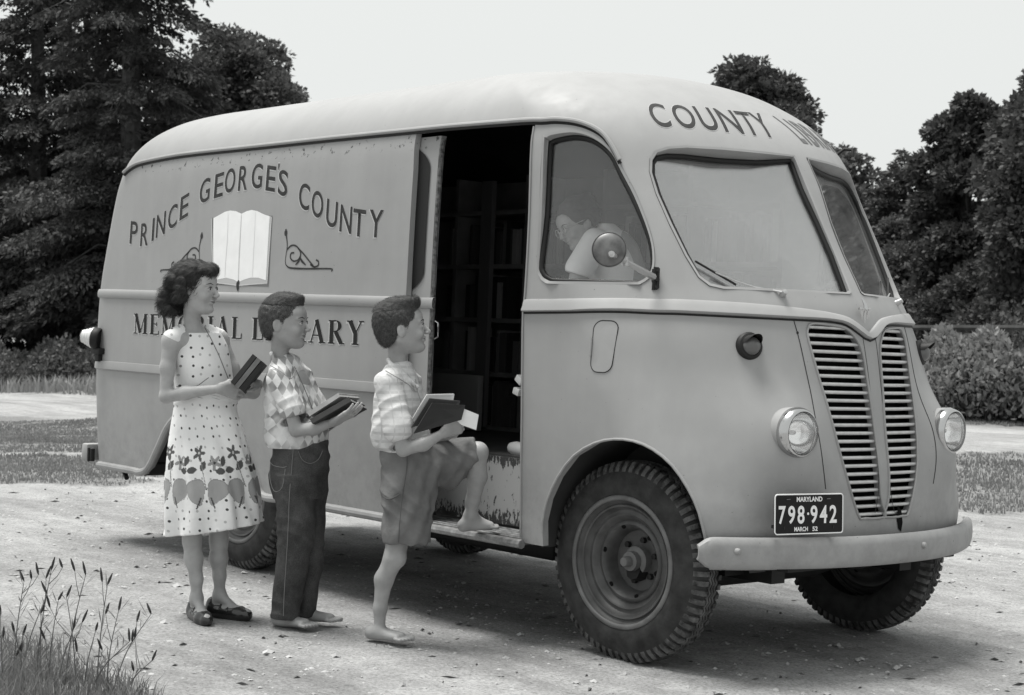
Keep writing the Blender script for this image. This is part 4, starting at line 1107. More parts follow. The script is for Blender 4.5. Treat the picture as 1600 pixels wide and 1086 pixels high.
b = scatter_mesh(11000, (-3.4, 3.6), (4.6, 13.0), stone)
peb = mat('pebble', .33, .85, var=.45, vs=9)
b.build('gravel', peb, None, kind='stuff', label='loose pale gravel scattered over the turnout')
def twig(o, x, y, z, dep):
    L = rr.gamma(2, .012) + .010; a = rr.rand() * 6.28; w = rr.uniform(.0025, .007); ca, sa = math.cos(a), math.sin(a); h = rr.uniform(.002, .010)
    P = [(0, 0), (L * .5, w), (L, 0), (L * .5, -w)]
    V = [(x + u * ca - v * sa, y + u * sa + v * ca, z + .002 + (h if i in (1, 3) else 0)) for i, (u, v) in enumerate(P)] + [(x + L * .5 * ca, y + L * .5 * sa, z - .002)]
    o.add(V, [(0, 1, 2, 3), (0, 3, 4), (3, 2, 4), (2, 1, 4), (1, 0, 4)])
b = scatter_mesh(700, (-3.6, 3.8), (4.6, 13.3), twig)
b.build('leaf_litter', mat('dead_leaf', .10, .9, var=.5, vs=9), None, kind='stuff', label='dead leaves and bits of twig strewn over the gravel')

# ---- grass
def blades(n, f, hgt, wid, name, m, label, seed=1, lean=.5):
    r = np.random.RandomState(seed); V = np.zeros((n, 5, 3)); k = 0
    while k < n:
        lat, dep = f(r)
        x, y = LD(lat, dep); z = float(gh(x, y)); h = hgt(lat, dep) * r.uniform(.5, 1.3); w = wid * dep * r.uniform(.7, 1.3); a = r.rand() * 6.28; dx, dy = math.cos(a), math.sin(a); l = lean * h * r.rand()
        bx_, by_ = r.randn() , r.randn(); q = math.hypot(bx_, by_); bx_ *= l / q; by_ *= l / q
        V[k] = [(x - dx * w, y - dy * w, z - .02), (x + dx * w, y + dy * w, z - .02), (x + dx * w * .8 + bx_ * .4, y + dy * w * .8 + by_ * .4, z + h * .6), (x - dx * w * .8 + bx_ * .4, y - dy * w * .8 + by_ * .4, z + h * .6), (x + bx_, y + by_, z + h)]
        k += 1
    V = V.reshape(-1, 3); F = []
    for i in range(n): F += [(5 * i, 5 * i + 1, 5 * i + 2, 5 * i + 3), (5 * i + 3, 5 * i + 2, 5 * i + 4)]
    return put(name, mesh(name, V, F, smooth=False), None, m, kind='stuff', label=label)
def leaf_mat(name, lo, hi, sc=3.0, trans=.25, rough=.7):
    m = bpy.data.materials.new(name); m.use_nodes = True; nt = m.node_tree; p = nt.nodes['Principled BSDF']
    at_ = N(nt, 'ShaderNodeNewGeometry')
    c = ramp(nt, noise(nt, sc, 4, .6), [(.25, lo), (.75, hi)])
    rnd = ramp(nt, at_.outputs['Random Per Island'], [(0, .7), (1, 1.3)])
    nt.links.new(mixc(nt, 1.0, c, rnd, 'MULTIPLY'), p.inputs['Base Color']); p.inputs['Roughness'].default_value = rough; p.inputs['Specular IOR Level'].default_value = .3
    if trans:
        t = N(nt, 'ShaderNodeBsdfTranslucent'); t.inputs[0].default_value = (hi, hi, hi, 1); mxs = N(nt, 'ShaderNodeMixShader'); mxs.inputs[0].default_value = trans
        o = nt.nodes['Material Output']; nt.links.new(p.outputs[0], mxs.inputs[1]); nt.links.new(t.outputs[0], mxs.inputs[2]); nt.links.new(mxs.outputs[0], o.inputs[0])
    return m
gra = leaf_mat('grass_blades', .12, .30, .8); grl = leaf_mat('long_grass', .17, .34, .6)
def f_verge(r):
    while True:
        lat = r.uniform(-9, 9); dep = r.uniform(10.5, 24)
        if abs(lat) > dep * .33: continue
        x, y = LD(lat, dep); a, c = fbm(x, y, .45, 3), fbm(x, y, 2.2, 3)
        if float(gravel_mask(np.array(lat), np.array(dep), a, c)) < .45 and r.rand() < .75 + .5 * c: return lat, dep
blades(80000, f_verge, lambda a, d: .028 + .035 * max(0, fbm(a, d, .8, 2)), .0004, 'grass', gra, 'short rough grass between the gravel turnout and the far lane', 2, .9)
def f_field(r):
    while True:
        dep = r.uniform(24, 62); lat = r.uniform(-.34, .34) * dep
        if dep > road_c(lat) + 3.6: return lat, dep
blades(50000, f_field, lambda a, d: .32, .00055, 'meadow_grass', grl, 'long pale grass of the field beyond the far lane', 3, .7)

# ---- foliage
def crown(name, m, parent, n, sampler, size, droop=0.0, seed=0, aspect=2.2, flat=.0):
    'n leaf sprays; sampler(rng) -> (point, outward)'
    r = np.random.RandomState(seed); P = np.zeros((n, 3)); O = np.zeros((n, 3))
    for i in range(n): P[i], O[i] = sampler(r)
    d = O + r.randn(n, 3) * .6; d[:, 2] -= droop; d /= np.linalg.norm(d, axis=1, keepdims=True) + 1e-9
    q = r.randn(n, 3); s = np.cross(d, q); s /= np.linalg.norm(s, axis=1, keepdims=True) + 1e-9
    L = size * r.uniform(.6, 1.4, (n, 1)); W = L / aspect * r.uniform(.7, 1.3, (n, 1)); nn = np.cross(d, s)
    V = np.stack([P, P + d * L * .45 + s * W * .5 + nn * W * .2, P + d * L, P + d * L * .45 - s * W * .5 + nn * W * .2], 1).reshape(-1, 3)
    return put(name, qmesh(name, V), parent, m)
def limb_mesh(paths): 
    b = MB()
    for P, r in paths: b.tube(P, r, 7)
    return b
bark = mat('bark', .07, .9, var=.5, vs=6, bump=.01, bs=20)
def tree_at(name, lat, dep, label, cat, group=None):
    x, y = LD(lat, dep); return empty(name, (x, y, float(gh(x, y)) - .05), label, cat, group)
def broadleaf(lat, dep, H, R, n, label, m, seed, name='maple_tree', size=.30, base=.22, clumps=26, sx=1.0, cat='tree', group=None):
    t = tree_at(name, lat, dep, label, cat, group); r = np.random.RandomState(seed)
    C_ = []; paths = []
    tp = [Vector((0, 0, 0)), Vector((r.randn() * .1, r.randn() * .1, H * .3)), Vector((r.randn() * .2, r.randn() * .2, H * .6)), Vector((r.randn() * .2, r.randn() * .2, H * .85))]
    paths.append((tp, [H * .028, H * .022, H * .014, H * .005]))
    for i in range(clumps):
        k = (i + .5) / clumps; z = H * (base + (.94 - base) * k); prof = math.sin(math.pi * min(.97, .10 + .88 * k)) ** .62
        a = i * 2.4 + r.rand(); rad = R * prof * r.uniform(.35, .85); c = np.array([math.cos(a) * rad * sx, math.sin(a) * rad, z])
        rc = R * r.uniform(.26, .42) * (.65 + .5 * prof); C_.append((c, rc))
        s_ = Vector(tp[1]).lerp(tp[2], r.rand()); paths.append(([s_, s_.lerp(Vector(c), .5) + Vector((0, 0, .2)), Vector(c)], [H * .010, H * .007, H * .002]))
    wts = np.array([c[1] ** 2 for c in C_]); wts /= wts.sum(); idx = r.choice(len(C_), n * 2, p=wts); it = iter(idx)
    def samp(q):
        c, rc = C_[next(it)]; d = q.randn(3); d /= np.linalg.norm(d); d[2] = d[2] if d[2] > -.55 else -d[2] * .6
        rad = rc * (1 - .45 * q.rand() ** 2.0) * (1 + .22 * math.sin(d[0] * 9 + c[0]) * math.sin(d[2] * 8 + c[1] * 3))
        return c + d * rad * np.array([1.1, 1.1, .85]), d
    limb_mesh(paths).build('trunk', bark, t)
    crown('crown', m, t, n, samp, size, .25, seed + 1, 1.5); return t
def conifer(lat, dep, H, R, n, label, m, seed, name='hemlock_tree', size=.30, base=.04, up=0.0, levels=34, dens=1.0, power=.85, group=None, aspect=2.6):
    t = tree_at(name, lat, dep, label, 'tree', group); r = np.random.RandomState(seed); B = []; paths = [([Vector((0, 0, 0)), Vector((.05, 0, H * .5)), Vector((0, 0, H))], [H * .022, H * .013, .01])]
    for i in range(levels):
        k = (i + r.rand()) / levels; z = H * (base + (1 - base) * k); L = R * (1 - k) ** power * r.uniform(.75, 1.15) + .12
        for j in range(5 if k < .8 else 4):
            a = r.rand() * 6.28; LL = L * r.uniform(.6, 1.1); e = np.array([math.cos(a), math.sin(a), 0]); s = np.array([0, 0, z])
            end = s + e * LL + np.array([0, 0, (up - .22) * LL]); mid = s + e * LL * .5 + np.array([0, 0, (up * .5 + .05) * LL]); B.append((s, mid, end, LL))
            if j < 2: paths.append(([Vector(s), Vector(mid), Vector(end)], [.02 + .012 * LL, .014 + .004 * LL, .004]))
    w = np.array([b_[3] ** 1.5 for b_ in B]); w /= w.sum(); idx = r.choice(len(B), n * 2, p=w); it = iter(idx)
    def samp(q):
        s, mid, end, LL = B[next(it)]; u = q.rand() ** .6; p_ = s * (1 - u) ** 2 + 2 * mid * u * (1 - u) + end * u * u; sd = np.array([-(end - s)[1], (end - s)[0], 0]); sd /= np.linalg.norm(sd) + 1e-9
        sp = (.34 * LL * (1 - u * .6)) * q.uniform(-1, 1); d = (end - s) / (np.linalg.norm(end - s) + 1e-9) + sd * np.sign(sp) * .8
        return p_ + sd * sp + np.array([0, 0, -abs(sp) * .35 - q.rand() * .18]), d
    limb_mesh(paths).build('trunk', bark, t)
    crown('crown', m, t, n, samp, size, .55 - up, seed + 1, aspect); return t
dark_l = leaf_mat('hemlock_needles', .034, .085, .5, .15); maple_l = leaf_mat('maple_leaves', .038, .10, .6, .22); pine_l = leaf_mat('pine_needles', .05, .10, .6, .15); light_l = leaf_mat('ash_leaves', .055, .12, .5, .25); bush_l = leaf_mat('bush_leaves', .06, .14, .8, .25)
def lat_px(u, dep): return (u - 800) / FPX * dep
def h_px(v, dep): return CW[2] + (515 - v) / FPX * dep
# left: dark hemlocks that fill the corner, a lighter tree leaning out beside them
G1 = 'dark evergreens massed beyond the field on the left'
conifer(lat_px(60, 44), 44, 15.5, 4.6, 110000, 'huge dark hemlock with drooping boughs at the left edge of the photo', dark_l, 11, group=G1, size=.16, levels=60)
conifer(lat_px(205, 41), 41, 16.5, 3.3, 110000, 'dark hemlock standing right against the rear of the van', dark_l, 12, group=G1, size=.15, power=.5, levels=60)
conifer(lat_px(-60, 47), 47, 10.0, 4.0, 40000, 'dark hemlock half cut off by the left edge of the photo', dark_l, 13, group=G1, size=.18)
conifer(lat_px(140, 49), 49, 10.5, 4.0, 40000, 'hemlock filling the gap behind the two nearest evergreens', dark_l, 14, group=G1, size=.18)
broadleaf(lat_px(368, 46), 46, h_px(38, 46), 2.5, 60000, 'lighter feathery tree showing above the rear of the van roof', light_l, 15, 'ash_tree', .13, .35)
# behind and right of the van
broadleaf(lat_px(1185, 40), 40, h_px(86, 40), 2.1, 60000, 'round topped maple showing over the lettered brow of the van', maple_l, 21, 'maple_tree', .13, .3)
broadleaf(lat_px(1318, 60), 60, h_px(222, 60), 1.9, 16000, 'small far tree just showing past the windshield corner of the van', light_l, 22, 'ash_tree', .17, .2)
conifer(lat_px(1412, 55), 55, h_px(228, 55), 3.0, 60000, 'pointed pine between the van and the big maple', pine_l, 23, 'pine_tree', .19, .05, .30, 34, power=.75)
broadleaf(lat_px(2090, 38), 38, 17.0, 5.6, 150000, 'dark maple standing beyond the right edge, seen only mirrored in the far windshield pane', maple_l, 24, 'maple_tree', .15, .05, 60)
broadleaf(lat_px(1520, 40), 40, h_px(132, 40), 1.45, 60000, 'narrower dark maple on the near side of the pine', maple_l, 25, 'maple_tree', .13, .08, 34)
G2 = 'rounded bushes beneath the trees on the right'
for i, (u, dp, v, R_, lb) in enumerate(((1395, 44, 338, 1.5, 'rounded bush low beneath the pine'), (1470, 42, 352, 1.7, 'broad bush below the narrower maple'), (1345, 48, 350, 1.4, 'bush seen through the far windshield pane'), (1560, 38, 400, 1.8, 'dark bush under the towering maple'))):
    broadleaf(lat_px(u, dp), dp, h_px(v, dp), R_, 34000, lb, bush_l if i < 2 else maple_l, 40 + i, 'bush', .11, .05, 16, cat='bush', group=G2)
broadleaf(lat_px(1640, 36), 36, h_px(88, 36), 1.7, 60000, 'dark maple cut in half by the right edge, taller than its neighbour', maple_l, 26, 'maple_tree', .13, .08, 34)
# hedges
def hedge(name, lats, dep_f, H, depth, n, label, m, seed, cat='hedge'):
    x, y = LD(*( (lats[0] + lats[1]) / 2, dep_f((lats[0] + lats[1]) / 2))); t = empty(name, (x, y, float(gh(x, y))), label, cat); ox = np.array([x, y, float(gh(x, y))])
    def samp(q):
        la_ = q.uniform(*lats); d0 = dep_f(la_) + q.uniform(-depth, depth); hh = H * (1 + .07 * math.sin(la_ * 1.9 + seed) + .16 * math.sin(la_ * 4.1 + d0) + .12 * math.sin(la_ * 11)) * math.sqrt(max(1 - (abs(d0 - dep_f(la_)) / depth) ** 2 * .7, .1))
        z = hh * q.rand() ** .45; X, Y = LD(la_, d0); return np.array([X, Y, float(gh(X, Y)) + z]) - ox, np.array([q.randn() * .4, q.randn() * .4, .8])
    b = MB(); r = np.random.RandomState(seed)
    for k in range(60):
        la_ = r.uniform(*lats); X, Y = LD(la_, dep_f(la_) + r.uniform(-depth, depth) * .6); p0 = Vector((X, Y, float(gh(X, Y)))) - Vector(ox); b.tube([p0, p0 + Vector((r.randn() * .1, r.randn() * .1, H * .8))], [.02, .006], 5)
    b.build('stems', bark, t); crown('foliage', m, t, n, samp, .10, .0, seed, 1.8); return t
hedge('roadside_hedge', (lat_px(1200, 27), 10.5), lambda l: road_c(l) + 4.6, 1.05, 1.1, 60000, 'low weedy bank of leafy bushes beyond the lane, right of the van', leaf_mat('hedge_leaves', .11, .28, 1.6, .3), 51)
hedge('undergrowth_bank', (-15, -6), lambda l: 39 + .1 * l, 1.0, 1.3, 16000, 'shadowy undergrowth at the foot of the left evergreens', bush_l, 52, 'undergrowth')
hedge('undergrowth_bank', (9.5, 20), lambda l: 33.0, 1.9, 1.5, 16000, 'dark undergrowth behind the rail fence on the right', maple_l, 53, 'undergrowth')
# rail fence on the right
fd = 29.0; fr = empty('rail_fence', (*LD(9.0, fd), 0), 'dark horizontal rail fence between the hedge and the trees', 'fence'); ox = Vector((*LD(9.0, fd), 0)); fm = mat('weathered_rail', .05, .9, var=.4, vs=5)
for z in (.62, h_px(512, fd)):
    b = MB(); b.tube([Vector((*LD(q, fd), z)) - ox for q in np.linspace(6.2, 13, 5)], .055 if z > 1 else .04, 6); b.build('rail', fm, fr)
for q in np.arange(6.4, 13, 1.5):
    b = MB(); b.tube([Vector((*LD(q, fd + .08), -.1)) - ox, Vector((*LD(q, fd + .08), h_px(505, fd))) - ox], .06, 7); b.build('fence_post', fm, fr)

# ---- weeds in the lower left corner
wm = leaf_mat('weed_stems', .10, .22, 8, .2); hm = mat('seed_head', .035, .9, var=.4, vs=60)
rw = random.Random(31)
def weed(u, v, top_u, top_v, label, heads, seed, kind='weed'):
    g = ground_px(u, v); dep = to_ld(g[0], g[1])[1]; k = dep / FPX; r_ = random.Random(seed)
    H = (v - top_v) * k; t = empty(kind, tuple(g), label, 'weed', 'tall weeds in the lower left corner')
    R3 = Vector((rgt[0], rgt[1], 0)).normalized(); F3 = Vector((fwd[0], fwd[1], 0)).normalized()
    top = R3 * ((top_u - u) * k) + Vector((0, 0, H)) + F3 * r_.uniform(-.04, .04)
    P = [Vector((0, 0, 0)), top * .5 + R3 * (-(top_u - u) * k * .12) + Vector((0, 0, H * .03)), top]; P = smooth_open(P, 6)
    b = MB(); b.tube(P, list(np.linspace(.0028, .0012, len(P))), 5)
    for i in range(2, len(P) - 1):
        for _ in range(2):
            a = r_.uniform(0, 6.28); L = r_.uniform(.03, .08); d = (R3 * math.cos(a) + F3 * math.sin(a)) * L + Vector((0, 0, L * r_.uniform(.4, 1.1))); w = (R3 * -math.sin(a) + F3 * math.cos(a)) * .0022
            b.add([P[i], P[i] + d * .5 + w, P[i] + d, P[i] + d * .5 - w], [(0, 1, 2, 3)])
    b.build('stem', wm, t)
    tips = [P[-1]]
    for j in range(heads - 1):
        i = r_.randint(3, len(P) - 3); a = r_.uniform(-1, 1); e = P[i] + R3 * (a * .07) + Vector((0, 0, r_.uniform(.05, .11))); bb_ = MB(); bb_.tube([P[i], P[i].lerp(e, .5) + R3 * a * .01, e], [.0015, .0013, .001], 4); bb_.build('side_stem', wm, t); tips.append(e)
    for e in tips:
        d = Vector((R3 * r_.uniform(-.5, .6) + Vector((0, 0, 1)))).normalized(); L = r_.uniform(.030, .050); bb_ = MB()
        bb_.tube([e, e + d * L * .2, e + d * L * .6, e + d * L], [.0018, .0042, .0044, .0016], 7); bb_.build('seed_head', hm, t)
W_ = [(20,1075,42,905,'leftmost tall weed stem with dark seed heads',3),(55,1080,80,890,'tall weed with a bent dark head near the left edge',3),(75,1082,95,935,'slim weed stem between the two tallest on the left',2),(100,1080,130,900,'weed whose dark head leans to the right',2),
      (120,1084,100,935,'weed bending back towards the left edge',2),(150,1084,165,915,'tallest weed of the lower left clump, pale stem and open tip',3),(175,1084,235,960,'feathery weed arching right over the gravel',2),(140,1084,205,1000,'short weed in the right part of the clump',2),(5,1080,5,960,'weed cut by the left edge of the photo',2),(40,1083,25,985,'short dark-headed weed low at the left edge',3),(62,1084,60,960,'straight weed between two leaning stems at far left',2),(88,1085,112,985,'low weed leaning right among taller stems',2),(130,1085,150,985,'thin weed just left of the tallest pale stem',2),(165,1085,190,950,'weed with a hooked head right of the tallest pale stem',2),(195,1085,240,1030,'rightmost low weed spreading over the gravel',3),(28,1084,70,930,'weed crossing behind the leftmost stems, leaning right',2)]
for i, (u, v, tu, tv, lb, hd) in enumerate(W_): weed(u, v, tu, tv, lb, hd, 100 + i)
gpc = ground_px(60, 1075)
l0, d0 = to_ld(gpc[0], gpc[1])
def f_tuft(r):
    while True:
        u = r.uniform(-60, 250); v = r.uniform(985, 1130)
        if v < 1010 + max(0, u - 40) * .42: continue
        g = ground_px(u, v); return to_ld(g[0], g[1])
blades(3400, f_tuft, lambda a, d: .075 + .11 * max(0, fbm(a * 3, d * 3, 1, 2)), .00032, 'weed_tuft', leaf_mat('tuft_blades', .08, .27, 9, .3), 'tangled grass tuft filling the lower left corner', 6, .9)

# ================================================================ people: smooth signed-distance bodies, polygonised here
class Field:
    def __init__(s, lo, hi, res):
        s.lo = np.array(lo, float); s.res = res; s.n = np.ceil((np.array(hi) - s.lo) / res).astype(int) + 1
        s.a = np.full(s.n, .5, np.float32)
    def sub(s, lo, hi):
        i0 = np.clip(np.floor((np.array(lo) - s.lo) / s.res).astype(int), 0, s.n - 1); i1 = np.clip(np.ceil((np.array(hi) - s.lo) / s.res).astype(int) + 1, 1, s.n)
        sl = tuple(slice(a, b) for a, b in zip(i0, i1))
        g = [(s.lo[k] + s.res * np.arange(i0[k], i1[k])).astype(np.float32) for k in range(3)]
        return sl, g[0][:, None, None], g[1][None, :, None], g[2][None, None, :]
    def put(s, sl, d, k, op='u'):
        a = s.a[sl]
        if op == 'u':
            h = np.maximum(k - np.abs(a - d), 0) / max(k, 1e-6); s.a[sl] = np.minimum(a, d) - h * h * k * .25
        else:
            d = -d; h = np.maximum(k - np.abs(a - d), 0) / max(k, 1e-6); s.a[sl] = np.maximum(a, d) + h * h * k * .25
    def cone(s, a, b, ra, rb, k=.02, op='u'):
        a = np.array(a, float); b = np.array(b, float); m = max(ra, rb) + k + .012
        sl, X, Y, Z = s.sub(np.minimum(a, b) - m, np.maximum(a, b) + m)
        d = b - a; L = d @ d + 1e-12
        t = np.clip(((X - a[0]) * d[0] + (Y - a[1]) * d[1] + (Z - a[2]) * d[2]) / L, 0, 1)
        q = np.sqrt((X - a[0] - t * d[0]) ** 2 + (Y - a[1] - t * d[1]) ** 2 + (Z - a[2] - t * d[2]) ** 2) - (ra + (rb - ra) * t)
        s.put(sl, q.astype(np.float32), k, op)
    def chain(s, P, R_, k=.02):
        for i in range(len(P) - 1): s.cone(P[i], P[i + 1], R_[i], R_[i + 1], k)
    def ell(s, c, r, B=None, k=.02, op='u', nz=None):
        c = np.array(c, float); r = np.array(r, float); B = np.eye(3) if B is None else np.array(B, float)    # rows: axes
        m = r.max() + k + .012; sl, X, Y, Z = s.sub(c - m, c + m); X = X - c[0]; Y = Y - c[1]; Z = Z - c[2]
        u = (B[0, 0] * X + B[0, 1] * Y + B[0, 2] * Z); v = (B[1, 0] * X + B[1, 1] * Y + B[1, 2] * Z); w = (B[2, 0] * X + B[2, 1] * Y + B[2, 2] * Z)
        k0 = np.sqrt((u / r[0]) ** 2 + (v / r[1]) ** 2 + (w / r[2]) ** 2); k1 = np.sqrt((u / r[0] ** 2) ** 2 + (v / r[1] ** 2) ** 2 + (w / r[2] ** 2) ** 2)
        d = k0 * (k0 - 1) / np.maximum(k1, 1e-6)
        if nz is not None: d = d + nz(u, v, w)
        s.put(sl, d.astype(np.float32), k, op)
    def loft(s, rings, k=.01, fold=None):
        'rings: (z, cx, cy, a, b) from bottom to top, optional shear'
        R_ = np.array(sorted(rings), float); z0, z1 = R_[0, 0], R_[-1, 0]; m = .03
        lo = [(R_[:, 1] - R_[:, 3]).min() - m, (R_[:, 2] - R_[:, 4]).min() - m, z0 - m]; hi = [(R_[:, 1] + R_[:, 3]).max() + m, (R_[:, 2] + R_[:, 4]).max() + m, z1 + m]
        sl, X, Y, Z = s.sub(lo, hi); zz = Z[0, 0]
        zc = np.clip(zz, z0, z1); I = [pchip(R_[:, 0], R_[:, j], zc)[None, None, :] for j in range(1, 5)]
        th = np.arctan2((Y - I[1]) / I[3], (X - I[0]) / I[2]); rr_ = np.sqrt(((X - I[0]) / I[2]) ** 2 + ((Y - I[1]) / I[3]) ** 2)
        f = 0 if fold is None else fold(th, Z)
        d = (rr_ - 1 - f) * np.minimum(I[2], I[3]); d = np.maximum(d, np.maximum(z0 - Z, Z - z1)); s.put(sl, d.astype(np.float32), k)
    def warp(s, f):
        'add a small displacement everywhere near the surface'
        sl, X, Y, Z = s.sub(s.lo, s.lo + s.res * s.n)
        s.a = (s.a + f(X, Y, Z)).astype(np.float32)
    def net(s):
        a = s.a; neg = a < 0; nx, ny, nz_ = a.shape
        c = np.zeros((nx - 1, ny - 1, nz_ - 1), np.int8)
        for dx in (0, 1):
            for dy in (0, 1):
                for dz in (0, 1): c += neg[dx:nx - 1 + dx, dy:ny - 1 + dy, dz:nz_ - 1 + dz]
        act = (c > 0) & (c < 8); idx = np.argwhere(act); vid = np.full(act.shape, -1, np.int32); vid[act] = np.arange(len(idx))
        acc = np.zeros((len(idx), 3)); cnt = np.zeros(len(idx)); i, j, k = idx.T
        E = [((0,0,0),(1,0,0)),((0,1,0),(1,1,0)),((0,0,1),(1,0,1)),((0,1,1),(1,1,1)),((0,0,0),(0,1,0)),((1,0,0),(1,1,0)),((0,0,1),(0,1,1)),((1,0,1),(1,1,1)),((0,0,0),(0,0,1)),((1,0,0),(1,0,1)),((0,1,0),(0,1,1)),((1,1,0),(1,1,1))]
        for p_, q_ in E:
            A = a[i + p_[0], j + p_[1], k + p_[2]]; B = a[i + q_[0], j + q_[1], k + q_[2]]; m = (A < 0) != (B < 0)
            t = np.where(m, A / np.where(m, A - B, 1), 0); P = np.array(p_)[None] + (np.array(q_) - np.array(p_))[None] * t[:, None]
            acc += np.where(m[:, None], P, 0); cnt += m
        V = s.lo + s.res * (idx + acc / cnt[:, None]); F = []
        for ax in range(3):
            sh = [slice(None)] * 3; s1 = list(sh); s2 = list(sh); s1[ax] = slice(0, -1); s2[ax] = slice(1, None)
            A = neg[tuple(s1)]; B = neg[tuple(s2)]; e = np.argwhere(A != B); o1, o2 = [(1, 2), (2, 0), (0, 1)][ax]
            e = e[(e[:, o1] > 0) & (e[:, o2] > 0) & (e[:, o1] < a.shape[o1] - 1) & (e[:, o2] < a.shape[o2] - 1)]
            u1 = np.zeros(3, int); u1[o1] = 1; u2 = np.zeros(3, int); u2[o2] = 1
            q = [vid[tuple((e - w).T)] for w in (0 * u1, u1, u1 + u2, u2)]
            f = np.stack(q, 1); flip = ~A[tuple(e.T)]; f[flip] = f[flip][:, ::-1]; F.append(f)
        F = np.concatenate(F); F = F[(F >= 0).all(1)]
        # relax towards neighbours a little
        for _ in range(2):
            S = np.zeros_like(V); C_ = np.zeros(len(V))
            for a_, b_ in ((0, 1), (1, 2), (2, 3), (3, 0)):
                np.add.at(S, F[:, a_], V[F[:, b_]]); np.add.at(C_, F[:, a_], 1); np.add.at(S, F[:, b_], V[F[:, a_]]); np.add.at(C_, F[:, b_], 1)
            V = V * .6 + .4 * S / np.maximum(C_, 1)[:, None]
        return V, F
def fmesh(name, V, F):
    me = bpy.data.meshes.new(name); me.vertices.add(len(V)); me.vertices.foreach_set('co', V.astype(np.float32).ravel())
    me.loops.add(len(F) * 4); me.loops.foreach_set('vertex_index', F.astype(np.int32).ravel()); me.polygons.add(len(F)); me.polygons.foreach_set('loop_start', np.arange(0, len(F) * 4, 4, dtype=np.int32))
    me.update(calc_edges=True); me.polygons.foreach_set('use_smooth', [True] * len(F)); return me

class Figure:
    'a person; joints are given as photograph pixels plus a depth offset in metres (plus = farther away)'
    def __init__(s, root, G, Z0):
        s.root = root; s.G = np.array(G); s.Z0 = Z0; s.k = Z0 / FPX
        s.R3 = np.array([rh[0], rh[1], 0]); s.F3 = np.array([fh[0], fh[1], 0])
    def P(s, u, v, dz=0.0):
        d = w_ray(u, v); t = (s.Z0 + dz) / (d @ s.F3); w = CW + d * t - s.G
        return np.array([w @ s.R3, w @ s.F3, w[2]])
    def build(s, name, fld, m, parent=None, extra=None):
        V, F = fld.net() if isinstance(fld, Field) else fld
        if extra: extra(V)
        return put(name, fmesh(name, V, F), parent if parent is not None else s.root, m)
def fig_root(u, v, van_plane_z, label, dep=None, kind='person', group=None):
    if dep is None:
        o, d = px_ray(u, v); t = (van_plane_z - o.z) / d.z; pv = np.array(o + d * t); G = MV @ pv
    else: G = dep
    Z0 = (G - CW) @ np.array([fh[0], fh[1], 0])
    r = empty('person', (0, 0, 0), label, 'person', group)
    r.matrix_world = Matrix([[rh[0], fh[0], 0, G[0]], [rh[1], fh[1], 0, G[1]], [0, 0, 1, G[2]], [0, 0, 0, 1]])
    return Figure(r, G, Z0)
def skin_mat(name, c):
    m = mat(name, c, .46, var=.17, vs=11, spec=.3, bump=.0008, bs=160); p = m.node_tree.nodes['Principled BSDF']; p.inputs['Subsurface Weight'].default_value = .12; p.inputs['Subsurface Scale'].default_value = .01
    p.inputs['Subsurface Radius'].default_value = (1, 1, 1); return m
def basis(f, up=(0, 0, 1)):
    f = np.array(f, float); f /= np.linalg.norm(f); up = np.array(up, float); s = np.cross(up, f); s /= np.linalg.norm(s); u = np.cross(f, s); return np.array([f, s, u])
